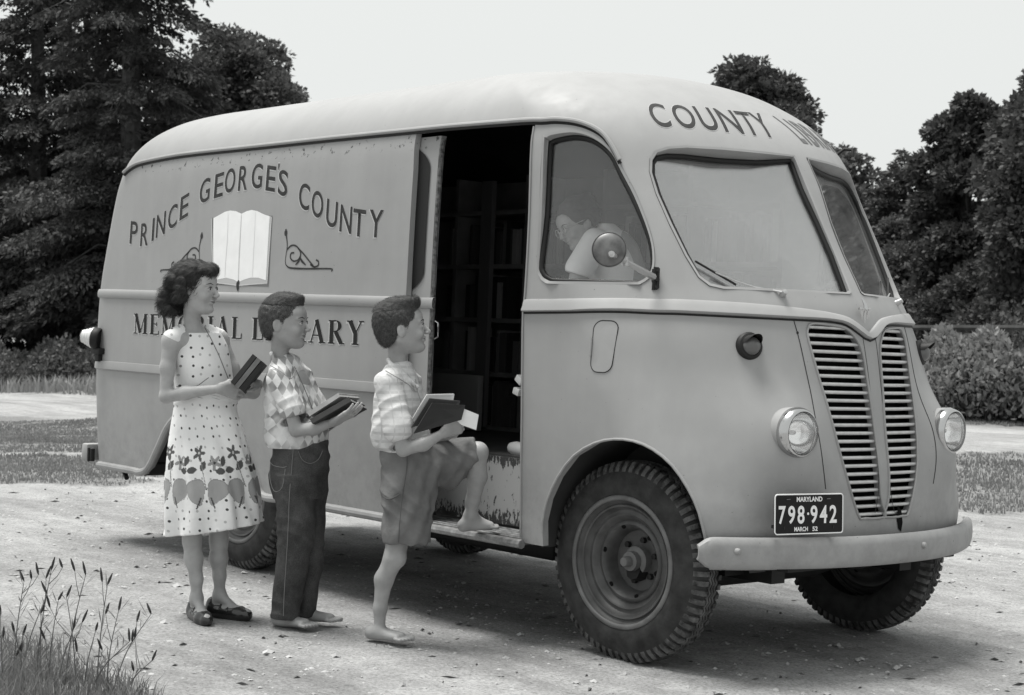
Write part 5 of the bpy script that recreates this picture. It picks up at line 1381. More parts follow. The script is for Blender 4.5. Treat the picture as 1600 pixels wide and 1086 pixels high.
class Head:
    def __init__(s, c, f, up=(0, 0, 1), sc=1.0): s.c = np.array(c); s.B = basis(f, up); s.sc = sc
    def at(s, a, b, c): return s.c + (s.B.T @ np.array([a, b, c])) * s.sc
    def skin(s, F, smile=.004, child=1.0):
        q = s.sc; A = s.at
        F.ell(A(-.014, 0, .030), np.array([.092, .072, .088]) * q, s.B, .02); F.ell(A(.022, 0, -.018), np.array([.066, .058, .082]) * q, s.B, .03 * q)
        F.cone(A(.014, 0, -.058), A(.064, 0, -.087), .036 * q, .0165 * q, .025 * q); F.ell(A(.058, 0, .040), np.array([.030, .052, .036]) * q, s.B, .02 * q)
        for g in (-1, 1):
            F.cone(A(-.015, .048 * g, -.042), A(.050, .018 * g, -.085), .015 * q, .012 * q, .03 * q)
            F.ell(A(.060, .034 * g, -.030), np.array([.024, .022, .022]) * q, s.B, .014 * q)
            F.ell(A(.091, .030 * g, .004), np.array([.012, .015, .010]) * q, s.B, .010 * q, 's')
            F.cone(A(.084, .014 * g, .021), A(.072, .046 * g, .020), .006 * q, .005 * q, .010 * q)
            F.ell(A(.0755, .030 * g, .003), np.array([.0115, .0125, .0115]) * q, s.B, .003)
            F.ell(A(-.006, .073 * g, -.008), np.array([.019, .009, .029]) * q, basis(s.B[0] * .9 + s.B[1] * g * -.35, s.B[2]), .006 * q); F.ell(A(.0, .083 * g, -.004), np.array([.009, .006, .016]) * q, s.B, .004, 's')
        F.cone(A(.083, 0, .010), A(.108, 0, -.023), .0070 * q, .0088 * q, .009 * q); F.ell(A(.099, 0, -.028), np.array([.010, .014, .007]) * q, s.B, .006 * q)
        F.ell(A(.083, 0, -.046), np.array([.011, .020, .0055]) * q, s.B, .007 * q); F.ell(A(.081, 0, -.058), np.array([.011, .017, .0055]) * q, s.B, .007 * q)
        F.ell(A(.097, 0, -.0520), np.array([.010, .020, .0020]) * q, s.B, .002 * q, 's')
        F.ell(A(.073, 0, -.084), np.array([.014, .016, .013]) * q, s.B, .012 * q)
    def details(s, fig, parent, dark, white, lipm):
        q = s.sc; A = s.at
        for g in (-1, 1):
            b = MB(); c = A(.0765, .030 * g, .003); ax_e = s.B[0] * .98 + s.B[1] * .12 * g; b.lathe([(.0, .0120 * q), (.0045 * q, .0114 * q), (.0085 * q, .0088 * q), (.0098 * q, .006 * q)], c, ax_e, 14); e = b.build('eye', white, parent)
            b = MB(); b.lathe([(.0, .0128 * q), (.0034 * q, .0125 * q), (.0048 * q, .0112 * q)], c, s.B[0] * .99 + s.B[1] * .02 * g, 12); b.build('iris', dark, e)
            b = MB(); b.tube([A(.0865, .014 * g, .008), A(.0895, .026 * g, .0115), A(.083, .042 * g, .006)], [.0014 * q, .0022 * q, .0014 * q], 6); b.build('eyelashes', dark, e)
            b = MB(); b.tube([A(.091, .013 * g, .022), A(.0885, .030 * g, .0275), A(.076, .048 * g, .022)], [.002 * q, .0028 * q, .0012 * q], 6, flat=.7); b.build('eyebrow', dark, parent)
        b = MB(); b.tube([A(.077, -.026, -.0445), A(.0885, -.010, -.0525), A(.0905, 0, -.0528), A(.0885, .010, -.0525), A(.077, .026, -.0445)], [.001 * q, .0018 * q, .002 * q, .0018 * q, .001 * q], 6); b.build('mouth', lipm, parent)
def hand(F, w, d, n, thumb, L=.155, curl=(.35, .35, .25), spread=.10, tw=.55, k=.006, opp=.5):
    'w wrist, d direction of the palm, n palm normal (side the fingers curl to), thumb: side direction'
    d = np.array(d, float); d /= np.linalg.norm(d); n = np.array(n, float); n -= d * (n @ d); n /= np.linalg.norm(n); t = np.array(thumb, float); t -= d * (t @ d); t -= n * (t @ n); t /= np.linalg.norm(t)
    w = np.array(w, float); pl = L * .50; r = L * .049
    for i, (o, ln) in enumerate(((.36, .40), (.12, .46), (-.12, .43), (-.34, .34))):
        b0 = w + t * o * L * .26; kn = w + d * pl * (1 - .04 * abs(i - 1)) + t * o * L * .58; F.cone(b0, kn, r * 1.35, r * 1.25, .014)
        a = 0; p = kn; dd = d + t * o * spread * 2; dd /= np.linalg.norm(dd)
        for j, (fr, rr_) in enumerate(((.42, 1.05), (.33, .95), (.25, .82))):
            a += curl[j] * (1 + .12 * i); e = dd * math.cos(a) + n * math.sin(a); q = p + e * ln * L * fr; F.cone(p, q, r * rr_, r * rr_ * .9, .003 if j else .006); p = q
    b = w + t * L * .10 + d * L * .08; m1 = b + (d * .62 + t * .60 + n * .28) * L * .25; m2 = m1 + (d * .85 + t * .30 * (1 - opp) + n * opp) * L * .19; m3 = m2 + (d * .9 + n * (opp + .1) * .6) * L * .15
    F.cone(b, m1, r * 1.7, r * 1.25, .014); F.cone(m1, m2, r * 1.2, r * 1.05, .006); F.cone(m2, m3, r * 1.05, r * .85, .006)
def foot(F, ank, toe_dir, L=.20, pitch=0.0, r=.022, z=None, side=1, barefoot=True):
    'ankle point, horizontal toe direction; sole at height z'
    d = np.array(toe_dir, float); d /= np.linalg.norm(d); s = np.cross((0, 0, 1), d) * side; a = np.array(ank, float); z = a[2] - .065 if z is None else z
    heel = np.array([a[0], a[1], z + .026]) - d * L * .17; ball = np.array([a[0], a[1], z + .020]) + d * L * .50
    F.cone(a, heel, r * 1.1, r * 1.05, .02); F.cone(a, ball + s * L * .04, r * 1.0, .014, .025); F.cone(heel, ball - s * L * .08, r * .95, .014, .02); F.cone(heel, ball + s * L * .09, r * .8, .015, .02)
    if barefoot:
        for i, (o, ln, rr_) in enumerate(((.18, .26, .0115), (.075, .25, .0088), (-.01, .23, .0082), (-.09, .19, .0078), (-.16, .15, .0072))):
            b = ball + s * o * L * .9 - np.array([0, 0, .004]); F.cone(b, b + d * ln * L * .80 + np.array([0, 0, -.003]), rr_ * .95, rr_ * .95, .003)
    else: F.cone(ball, ball + d * L * .22, .024, .020, .02)
    # flat sole
    F.ell((a[0] + d[0] * .04, a[1] + d[1] * .04, z - .05), (.30, .30, .05), None, .004, 's')
def strands(V, F, n, dirf, L, w, seed, mask, curl=.0, lift=.003, jit=.30):
    'tapered locks of hair standing on a surface'
    r = np.random.RandomState(seed); fc = V[F].mean(1); nn = np.cross(V[F[:, 2]] - V[F[:, 0]], V[F[:, 3]] - V[F[:, 1]]); nn /= np.linalg.norm(nn, axis=1, keepdims=True) + 1e-9
    ok = np.where(mask(fc))[0]; pick = r.choice(ok, n); VV = []
    for i in pick:
        p = fc[i]; nr = nn[i]; d = dirf(p, nr) + r.randn(3) * jit; d -= nr * (d @ nr) * .8; d /= np.linalg.norm(d) + 1e-9; s = np.cross(d, nr); l = L * r.uniform(.6, 1.4); ww = w * r.uniform(.6, 1.3)
        ph = r.rand() * 6.28; pts = [p + d * l * t + nr * (lift + l * .35 * t * (1 - t) * 1.5) + s * curl * l * math.sin(t * 5 + ph) for t in (0, .33, .66, 1.0)]
        for a, b_, k0, k1 in ((0, 1, 1, .9), (1, 2, .9, .6), (2, 3, .6, .08)):
            VV += [pts[a] - s * ww * k0, pts[a] + s * ww * k0, pts[b_] + s * ww * k1, pts[b_] - s * ww * k1]
    return np.array(VV)
def hair_obj(fig, fld, m, n, dirf, L, w, seed, mask, parent, curl=0.0, jit=.30):
    V, F = fld.net(); S = strands(V, F, n, dirf, L, w, seed, mask, curl, jit=jit); k = len(V)
    V2_ = np.concatenate([V, S]); F2 = np.concatenate([F, np.arange(len(S)).reshape(-1, 4) + k]); return put('hair', fmesh('hair', V2_, F2), parent, m)
def hair_mat(name, c):
    m = mat(name, c, .62, spec=.28); nt = m.node_tree; p = nt.nodes['Principled BSDF']; g = N(nt, 'ShaderNodeNewGeometry'); 
    nt.links.new(mixc(nt, 1.0, ramp(nt, g.outputs['Random Per Island'], [(0, .5), (1, 1.7)]), ramp(nt, noise(nt, 60, 3), [(.3, c * .8), (.7, c * 1.3)]), 'MULTIPLY'), p.inputs['Base Color']); return m
skinA, skinB, skinC = skin_mat('skin', .35), skin_mat('tanned_skin', .31), skin_mat('sunburnt_skin', .32)
eyem = mat('eye_dark', .02, .25, spec=.6); lipm = mat('lips', .13, .5); eyew = mat('eye_white', .42, .3)
def cloth_mat(name, c, rough=.85, fine=220, bump=.0012):
    return mat(name, c, rough, bump=bump, bs=fine, spec=.2)
def book(name, corners, thick, m_cover, m_page, label, cat='book', group=None, sink=.004):
    'corners: four world points of the upper face, spine edge first two; thickness goes along -normal'
    C_ = [Vector(c) for c in corners]; n = (C_[1] - C_[0]).cross(C_[3] - C_[0]).normalized()
    if thick < 0: n = -n; thick = -thick
    o = sum(C_, Vector()) / 4; L = [c - o for c in C_]; root = empty(name, tuple(o), label, cat, group)
    def slab(P, a, b_): 
        V = [p + n * a for p in P] + [p + n * b_ for p in P]; return V, [(0, 1, 2, 3), (7, 6, 5, 4)] + [(i, i + 4, (i + 1) % 4 + 4, (i + 1) % 4) for i in range(4)]
    b = MB(); b.add(*slab(L, 0, -.003)); b.add(*slab(L, -thick + .003, -thick)); e = (L[3] - L[0]).normalized()
    b.add(*slab([L[0], L[1], L[1] + e * .003, L[0] + e * .003], -.003, -thick + .003)); b.build('cover', m_cover, root, deg=20)
    u = (L[1] - L[0]).normalized(); P = [L[0] + u * sink + e * .0035, L[1] - u * sink + e * .0035, L[2] - u * sink - e * sink, L[3] + u * sink - e * sink]
    b = MB(); b.add(*slab(P, -.0032, -thick + .0032)); b.build('pages', m_page, root, deg=20); return root
page_m = mat('paper_edges', .62, .8, var=.12, vs=150); cov = [mat('book_cover_%s' % n, c, .75, var=.2, vs=20) for n, c in (('black', .014), ('charcoal', .035), ('grey', .16), ('pale', .32))]
cov_side = page_m

# ================================================================ the girl
g = fig_root(338, 968, 0.0, 'girl with dark wavy hair in a white dotted dress with a flowered hem')
P, K = g.P, g.k
F = Field(P(225, 1000, -.25) - .02, P(440, 395, .30) + .04, .0025)
h = Head(P(306, 452, 0), (.93, -.33, -.04), (0.0, 0, 1), 1.0); h.skin(F)
F.cone(P(299, 485, .01), P(302, 520, .02), .034, .040, .03); F.ell(P(303, 545, .03), (.11, .075, .07), None, .03)
sh_n, sh_f = P(268, 532, -.055), P(342, 530, .115)
F.cone(sh_n, P(303, 528, .03), .040, .050, .03); F.cone(sh_f, P(303, 528, .03), .040, .050, .03)
el_n, wr_n = P(259, 620, -.075), P(344, 607, -.13)
F.chain([sh_n, P(262, 575, -.07), el_n], [.038, .031, .026], .02); F.chain([el_n, P(290, 614, -.10), wr_n], [.027, .028, .017], .015)
hand(F, wr_n, P(372, 612, -.10) - wr_n, (0.1, .9, -.1), (.2, 0, 1), .150, (.35, .6, .5), .05, opp=.35)
el_f, wr_f = P(372, 612, .13), P(404, 600, .00)
F.chain([sh_f, P(362, 575, .13), el_f], [.038, .032, .029], .02); F.chain([el_f, P(395, 612, .07), wr_f], [.030, .030, .020], .015)
hand(F, wr_f, P(372, 592, -.09) - wr_f, (-.3, .2, -.9), (.4, -.2, .6), .145, (.30, .45, .4), .10, opp=.5)
for (kx, ky), (ax, ay), dz, td, zs in (((300, 845), (307, 935), -.03, (.45, -.9, 0), 1), ((342, 845), (343, 930), .05, (.85, -.52, 0), 1)):
    kn = P(kx, ky, dz + .01); an = P(ax, ay, dz); z = 0.012
    F.chain([kn + (0, 0, .10), kn, P((kx + ax) / 2 - 1, ky + 28, dz + .012), P(ax, ay - 30, dz + .004), an], [.048, .038, .038, .026, .023], .02)
    foot(F, an, td, .215, z=z, r=.021, barefoot=False)
F.chain([P(303, 545, .03), P(318, 640, .02)], [.07, .075], .03)
for kx, dz in ((300, -.03), (342, .05)): F.cone(P(318, 650, .02), P(kx, 845, dz + .01) + (0, 0, .10), .07, .048, .03)
skin_g = g.build('body', F, skinA)
h.details(g, skin_g, eyem, eyew, lipm)
# hair: side parted, waved, full at the nape
H_ = Field(h.c - (.19, .16, .20), h.c + (.15, .18, .16), .003); A = h.at; rg = np.random.RandomState(3)
H_.ell(A(-.022, 0, .040), (.096, .083, .090), h.B, .01)
H_.ell(A(.092, 0, -.010), (.066, .085, .082), h.B, .01, 's')
H_.ell(A(.062, 0, .080), (.034, .056, .022), h.B, .02); H_.ell(A(.050, .02, .090), (.045, .045, .022), h.B, .02); H_.ell(A(.084, -.012, .072), (.015, .028, .015), h.B, .012)
for i in range(46):
    a = rg.uniform(-1, 1); t = rg.rand()
    c = A(-.055 - .055 * math.sin(t * 2.6) + rg.randn() * .010, a * (.072 + .015 * t), .040 - .140 * t + rg.randn() * .008); H_.ell(c, np.array([.030, .026, .026]) * rg.uniform(.7, 1.15), h.B, .010)
for i in range(12):
    sgn = -1 if i % 2 else 1; H_.ell(A(-.005 - rg.rand() * .03, sgn * (.078 + rg.rand() * .012), .035 - .08 * rg.rand()), np.array([.024, .012, .024]), h.B, .008)
H_.warp(lambda X, Y, Z: .0016 * np.sin((X * .8 + Z * .6) * 210 + 5 * np.sin(Z * 40)) + .0012 * np.sin(Y * 170 + Z * 120 + X * 60))
mk = lambda fc: ((fc - h.c) @ h.B[0]) < .095
hair_obj(g, H_, hair_mat('dark_brown_hair', .022), 8000, lambda p, n: -h.B[0] * 1.1 - np.array([0, 0, .9]) + .5 * np.array([math.sin(p[2] * 90), math.sin(p[2] * 70), 0]), .034, .0008, 5, mk, skin_g, .12, .2)
# dress
D = Field(P(235, 850, -.27), P(430, 500, .33) + .02, .0036)
def L(fig, y, xl, xr, dzc, depth): a, b = fig.P(xl, y, dzc), fig.P(xr, y, dzc); return (a[2], (a[0] + b[0]) / 2, a[1], (b[0] - a[0]) / 2, depth)
D.loft([L(g, 520, 262, 345, .03, .070), L(g, 545, 258, 356, .03, .092), L(g, 575, 268, 362, .03, .105), L(g, 605, 274, 366, .03, .098), L(g, 630, 273, 370, .03, .092)], .02, lambda th, z: .015 * np.sin(th * 5 + z * 22))
D.cone(P(283, 517, -.01), sh_n + (.004, 0, .008), .030, .043, .02); D.cone(P(326, 517, .07), sh_f + (-.004, 0, .008), .030, .041, .02)
D.cone(P(300, 500, .02), P(303, 528, .02), .050, .043, .008, 's'); D.cone(P(312, 500, -.09), P(318, 540, -.10), .042, .030, .008, 's')
fo = lambda th, z: (.060 * np.sin(th * 9 + 1.3 * np.sin(z * 9)) + .035 * np.sin(th * 17 + z * 12 + 1)) * np.clip((.86 - z) / .30, 0.10, 1)
sk = [L(g, 838, 256, 411, .02, .185), L(g, 800, 257, 407, .02, .180), L(g, 760, 258, 401, .02, .168), L(g, 715, 261, 391, .02, .150), L(g, 670, 266, 379, .03, .122), L(g, 640, 271, 370, .03, .096), L(g, 626, 273, 369, .03, .090)]
D.loft(sk, .012, fo)
hemz = P(330, 826, .02)[2]
sl, X, Y, Z = D.sub(D.lo, D.lo + D.res * D.n); D.a = np.maximum(D.a, (hemz + .0 + (X - P(330, 826, 0)[0]) * .13 - Z)).astype(np.float32)
Dv, Df = D.net(); dme = fmesh('dress', Dv, Df)
# cloth print: dots from the shader, border of flowers and butterflies as a vertex mask
w0 = g.P; scr = []
Rv = np.array([g.R3, g.F3, [0, 0, 1.0]])
def to_px(V):
    W = V @ Rv + g.G; c = (W - CW) @ RCW.T; return 800 + FPX * c[:, 0] / c[:, 2], 543 + FPX * c[:, 1] / c[:, 2]
# the border is laid out round the skirt by angle and height, not by view
cx0, cy0 = sk[3][1], sk[3][2]; th = np.arctan2(Dv[:, 1] - cy0, Dv[:, 0] - cx0); arc = (th + math.pi / 2) * .185; zz_ = Dv[:, 2]
zf0 = g.P(330, 710, 0)[2]; zb0 = g.P(330, 765, 0)[2]
val = np.zeros(len(Dv)); per = .185
def inside(fn, tone): 
    m_ = fn(); val[m_] = tone
for rep in range(-4, 5):
    for kx, kz, R_, tone, rot in ((-.020, zf0 + .014, .036, .80, 0), (.062, zf0 - .026, .036, .55, .4)):
        dx = arc - (rep * per + kx); dz = zz_ - kz; rr_ = np.hypot(dx, dz); an = np.arctan2(dz, dx) + rot
        inside(lambda: rr_ < R_ * (.70 + .30 * np.cos(5 * an)), tone); inside(lambda: rr_ < R_ * .17, 1.0 if tone < .7 else .35)
    for sx_, ang in ((-1, .35), (1, -.35)):
        cxw = rep * per + .022 + sx_ * .044; dx = arc - cxw; dz = zz_ - zb0 + .0; u_ = dx * math.cos(ang) + dz * math.sin(ang); v_ = -dx * math.sin(ang) + dz * math.cos(ang)
        e = (u_ / (.040 + .018 * np.clip(v_ / .05, -1, 1))) ** 2 + (v_ / .056) ** 2; inside(lambda: e < 1, .45); inside(lambda: (np.abs(e - .98) < .09), .55)
        tx = rep * per + .022 + sx_ * .016; dx = arc - tx - sx_ * (zb0 - zz_) * .35; inside(lambda: (np.abs(dx) < .0035) & (zz_ < zb0 - .02) & (zz_ > zb0 - .068), .9)
    for lx, lz, ro in ((-.050, zf0 - .058, .1), (.004, zf0 - .040, 1.1), (.105, zf0 - .020, 1.3), (.088, zf0 - .062, -.1)):
        dx = arc - (rep * per + lx); dz = zz_ - lz; u_ = dx * math.cos(ro) + dz * math.sin(ro); v_ = -dx * math.sin(ro) + dz * math.cos(ro); inside(lambda: (np.abs(v_) < .015 * (1 - (u_ / .024) ** 2)) & (np.abs(u_) < .024), .85)
    dx = arc - (rep * per - .012) - (zf0 - zz_) * .25; inside(lambda: (np.abs(dx) < .0025) & (zz_ < zf0 - .018) & (zz_ > zb0 + .02), .6)
at = dme.attributes.new('print', 'FLOAT', 'POINT'); at.data.foreach_set('value', val.astype(np.float32))
uvx = dme.attributes.new('cloth_uv', 'FLOAT_VECTOR', 'POINT'); wz = np.clip((zz_ - sk[-1][0]) / .03, 0, 1); uvx.data.foreach_set('vector', np.stack([(th * np.interp(zz_, [r_[0] for r_ in sk], [r_[3] * .95 + .01 for r_ in sk])) * (1 - wz) + (Dv[:, 0] + .4 * Dv[:, 1]) * wz, zz_, 0 * arc], 1).astype(np.float32).ravel())
dm = bpy.data.materials.new('dotted_cotton'); dm.use_nodes = True; nt = dm.node_tree; p = nt.nodes['Principled BSDF']; p.inputs['Roughness'].default_value = .85; p.inputs['Specular IOR Level'].default_value = .2
a1 = N(nt, 'ShaderNodeAttribute', attribute_name='print'); a2 = N(nt, 'ShaderNodeAttribute', attribute_name='cloth_uv')
vo = N(nt, 'ShaderNodeTexVoronoi'); vo.inputs['Scale'].default_value = 23; vo.inputs['Randomness'].default_value = .45; vo.voronoi_dimensions = '2D'; nt.links.new(a2.outputs['Vector'], vo.inputs['Vector'])
dot = ramp(nt, vo.outputs['Distance'], [(.115, 1), (.145, 0)]); rc_ = N(nt, 'ShaderNodeSeparateColor'); nt.links.new(vo.outputs['Color'], rc_.inputs[0]); tone = ramp(nt, rc_.outputs[0], [(.45, .45), (.55, 1.0)])
dd = N(nt, 'ShaderNodeMath', operation='MULTIPLY'); nt.links.new(dot, dd.inputs[0]); nt.links.new(tone, dd.inputs[1])
base = ramp(nt, a1.outputs['Fac'], [(0, .74), (.3, .70), (.42, .34), (.56, .26), (.8, .10), (1, .05)]); inv = ramp(nt, a1.outputs['Fac'], [(0.05, 1), (.2, 0)])
d2 = N(nt, 'ShaderNodeMath', operation='MULTIPLY'); nt.links.new(dd.outputs[0], d2.inputs[0]); nt.links.new(inv, d2.inputs[1])
nt.links.new(mixc(nt, d2.outputs[0], base, .06), p.inputs['Base Color'])
b = N(nt, 'ShaderNodeBump'); b.inputs['Distance'].default_value = .006; b.inputs['Strength'].default_value = .6; nt.links.new(noise(nt, 16, 4, .6), b.inputs['Height']); nt.links.new(b.outputs[0], p.inputs['Normal'])
dress = put('dress', dme, g.root, dm)
def on_surf(V, pts, off=.002):
    out = []
    for q in pts:
        i = np.argmin(((V - q) ** 2).sum(1)); out.append(Vector(V[i]) + Vector((q - V[i])) * .0 + Vector((0, -off, 0)))
    return out
pip = mat('dress_piping', .12, .8)
b = MB(); b.tube([P(u, v, z) for u, v, z in ((320, 512, -.03), (330, 530, -.075), (342, 555, -.085), (352, 580, -.078), (360, 600, -.06))], .0022, 6); b.build('neck_piping', pip, dress)
b = MB(); b.tube([P(u, v, z) for u, v, z in ((276, 604, -.04), (290, 606, -.075), (310, 602, -.092), (326, 590, -.095))], .0018, 6); b.build('bust_seam', pip, dress)
# sandals
shoe = mat('patent_leather', .018, .22, spec=.7)
for (ax, ay), dz, td in (((307, 935), -.03, (.45, -.9, 0)), ((343, 930), .05, (.85, -.52, 0))):
    S = Field(P(ax, ay, dz) - (.19, .22, .10), P(ax, ay, dz) + (.22, .16, .06), .003); an = P(ax, ay, dz); d = np.array(td) / np.linalg.norm(td); s_ = np.cross((0, 0, 1), d); z = .008
    he = np.array([an[0], an[1], .030]) - d * .038; ba = np.array([an[0], an[1], .024]) + d * .105; to = ba + d * .045
    S.cone(he, ba, .034, .036, .02); S.cone(ba, to, .036, .028, .015); S.cone(he + (0, 0, .022), he + (0, 0, .03), .031, .029, .015)
    S.ell((an[0], an[1], -.05), (.4, .4, .052), None, .002, 's'); S.cone(an + (0, 0, .02), np.array([an[0], an[1], .052]) + d * .045, .029, .027, .005, 's'); S.cone(np.array([an[0], an[1], .064]) + d * .035, np.array([an[0], an[1], .060]) + d * .095, .026, .022, .005, 's')
    for q in (.020, .062): S.cone(an * (1, 1, 0) + d * q + s_ * .030 + (0, 0, .040), an * (1, 1, 0) + d * q + (0, 0, .078 - q * .32), .0055, .0055, .004); S.cone(an * (1, 1, 0) + d * q - s_ * .030 + (0, 0, .040), an * (1, 1, 0) + d * q + (0, 0, .078 - q * .32), .0055, .0055, .004)
    S.cone(an + (0, 0, .0) + d * .022, an - d * .024 + (0, 0, .002), .007, .007, .004)
    g.build('sandal', S, shoe)
# her three books, held in front of her
def gw(fig, u, v, dz): return tuple(fig.G + Rv.T @ fig.P(u, v, dz))
def bk(fig, c, th, mc, label, **k): return book('book', [gw(fig, *q) for q in c], th, mc, page_m, label, group=k.get('group'))
for i, (o, mc, lb, off) in enumerate(((0, cov[1], 'book nearest the camera of three clutched by the girl in the dotted dress', 0), (.5, cov[2], 'middle book of three clutched by the girl in the dotted dress', 1), (1, cov[0], 'slim book at the back of three clutched by the girl in the dotted dress', 2))):
    dx, dy = off * 7.0, off * 5.5
    bk(g, ((360 + dx, 597 + dy * .9, -.16), (395 + dx, 553 + dy, -.17), (398 + dx, 556 + dy, .00), (364 + dx, 600 + dy, .0)), .020, mc, lb, group='books held by the girl')

# ================================================================ the first boy, jeans and diamond shirt
def head_obj(u, v, dz, fig, f, up=(0, 0, 1), sc=1.0): return Head(fig.P(u, v, dz), f, up, sc)
def short_hair(fig, h, skin, m, seed, quiff=0.0, nape=-.075):
    H_ = Field(h.c - (.16, .15, .15), h.c + (.17, .15, .17), .0028); A = h.at
    H_.ell(A(-.018, 0, .034), np.array([.0965, .0765, .0905]), h.B, .01)
    H_.ell(A(-.048, 0, -.014), (.054, .062, .056), h.B, .02)
    H_.ell(A(.096, 0, -.018), (.078, .095, .086), h.B, .008, 's'); H_.ell(A(.015, 0, -.085), (.085, .11, .062), h.B, .008, 's')
    for g_ in (-1, 1): H_.ell(A(.004, .080 * g_, -.028), (.030, .028, .046), h.B, .006, 's'); H_.ell(A(.050, .075 * g_, -.004), (.030, .030, .046), h.B, .010, 's')
    H_.ell(A(.022, 0, .100), (.050, .052, .013 + quiff * .6), h.B, .03)
    if quiff > .008: H_.ell(A(.048, -.004, .098), (.024, .040, .014), h.B, .03)
    H_.warp(lambda X, Y, Z: .0004 * np.sin(X * 230 + Y * 90 + 4 * np.sin(Z * 70)) + .0005 * np.sin(Z * 190 + Y * 160 + 4 * np.sin(X * 60)))
    def mk(fc): q = (fc - h.c) @ h.B.T; return (q[:, 2] > nape + .25 * np.clip(q[:, 0], -.1, .1)) & (q[:, 0] < .10)
    def df(p, n):
        q = (p - h.c) @ h.B.T
        top = q[2] > .075; sw = -1.0 if quiff > .008 else .8
        return h.B[0] * ((sw if q[0] < .055 else .5) if top else -.35) + h.B[2] * ((.35 if q[0] < .055 else 1.0) if top else -.8) + n * (.35 if top else .12)
    return hair_obj(fig, H_, m, 18000, df, .016, .0007, seed, mk, skin, .0, .30)
b1 = fig_root(462, 980, 0.0, 'barefoot boy in a diamond patterned shirt and rolled jeans, second in line'); P = b1.P
F = Field(P(395, 1010, -.25) - .02, P(590, 455, .30) + .04, .0025)
h = head_obj(446, 505, 0, b1, (.95, -.26, -.03)); h.skin(F)
F.cone(P(437, 535, .01), P(437, 572, .02), .036, .042, .03); F.ell(P(448, 600, .02), (.10, .08, .08), None, .03)
sn, sf = P(437, 592, -.075), P(470, 590, .12); F.cone(sn, P(445, 585, .02), .04, .045, .03); F.cone(sf, P(450, 585, .02), .04, .045, .03)
en, wn = P(463, 672, -.115), P(521, 660, -.17)
F.chain([sn, P(452, 635, -.10), en], [.034, .028, .027], .02); F.chain([en, P(490, 670, -.15), wn], [.028, .026, .0165], .015)
hand(F, wn, P(562, 638, -.19) - wn, (.15, .2, .9), (.3, 1, 0), .150, (.12, .18, .15), .07, opp=.3)
ef, wf = P(500, 672, .12), P(530, 655, .02)
F.chain([sf, P(490, 640, .13), ef], [.036, .030, .028], .02); F.chain([ef, wf], [.028, .018], .015)
hand(F, wf, P(556, 646, -.05) - wf, (.15, -.2, .9), (.3, -1, 0), .145, (.12, .2, .15), .07, opp=.3)
F.chain([P(448, 600, .02), P(465, 720, .02)], [.07, .07], .03); F.chain([P(465, 720, .02), P(458, 830, -.03), P(445, 930, -.04), P(443, 962, -.04)], [.06, .036, .030, .024], .01); foot(F, P(443, 968, -.04), (.88, -.47, 0), .205, z=.012, r=.021)
F.chain([P(470, 720, .02), P(486, 830, .06), P(482, 925, .06), P(481, 955, .07)], [.06, .036, .030, .023], .01); foot(F, P(482, 960, .07), (.93, -.36, 0), .195, z=.012, r=.020)
sk1 = b1.build('body', F, skinB); h.details(b1, sk1, eyem, eyew, lipm)
short_hair(b1, h, sk1, hair_mat('light_brown_hair', .070), 8, .006)
# jeans
J = Field(P(405, 985, -.22), P(530, 680, .28), .0036)
cz = P(470, 960, 0)[2]
def jl(rings, fo): J.loft(rings, .02, fo)
jl([L(b1, 688, 430, 513, .02, .092), L(b1, 715, 424, 515, .02, .098), L(b1, 750, 421, 512, .02, .108), L(b1, 778, 427, 508, .02, .100)], lambda t, z: .02 * np.sin(t * 4 + z * 30))
wr = lambda t, z: .045 * np.sin(z * 34 + 2.2 * np.sin(t * 2)) * np.exp(-((z - .50) / .16) ** 2) + .03 * np.sin(z * 60 + t * 3) * np.exp(-((z - .12) / .09) ** 2) + .02 * np.sin(t * 3 + z * 11)
J.loft([L(b1, 965, 423, 468, -.04, .078), L(b1, 930, 425, 472, -.04, .075), L(b1, 880, 431, 482, -.035, .076), L(b1, 830, 434, 492, -.03, .084), L(b1, 780, 430, 494, -.02, .092), L(b1, 740, 428, 492, -.01, .092)], .012, wr)
J.loft([L(b1, 962, 464, 494, .07, .060), L(b1, 920, 464, 498, .07, .062), L(b1, 870, 466, 506, .07, .066), L(b1, 820, 464, 508, .07, .072), L(b1, 770, 460, 511, .06, .082), L(b1, 735, 455, 512, .05, .085)], .012, wr)
dn = mat('faded_denim', .055, .9, spec=.2); nt = dn.node_tree; p = nt.nodes['Principled BSDF']
nt.links.new(mixc(nt, 1.0, ramp(nt, noise(nt, 7, 5, .65), [(.3, .030), (.7, .085)]), ramp(nt, noise(nt, 260, 2), [(.3, .75), (.7, 1.3)]), 'MULTIPLY'), p.inputs['Base Color'])
b = N(nt, 'ShaderNodeBump'); b.inputs['Distance'].default_value = .008; b.inputs['Strength'].default_value = .7; nt.links.new(noise(nt, 14, 5, .6), b.inputs['Height']); nt.links.new(b.outputs[0], p.inputs['Normal'])
J.warp(lambda X, Y, Z: .005 * (np.abs(np.sin(X * 20 + Z * 26 + 2.0 * np.sin(Z * 17 + Y * 14))) - .6))
JV, JF = J.net(); jeans = put('jeans', fmesh('jeans', JV, JF), b1.root, dn)
thr = mat('seam_thread', .15, .8)
def surf_line(fig, V, L_, m, name, parent, r=.0016, lift=.002):
    pts = []
    for u, v in L_:
        d = fig.P(u, v, 0); cand = V[(np.abs(V[:, 0] - d[0]) < .012) & (np.abs(V[:, 2] - d[2]) < .012)]
        if len(cand): y = cand[:, 1].min(); pts.append(Vector((d[0], y - lift, d[2])))
    if len(pts) > 1: b_ = MB(); b_.tube(smooth_open(pts, 3), r, 5); return b_.build(name, m, parent)
surf_line(b1, JV, [(462, 700), (460, 730), (458, 770), (456, 820), (453, 870), (450, 920), (449, 955)], thr, 'side_seam', jeans)
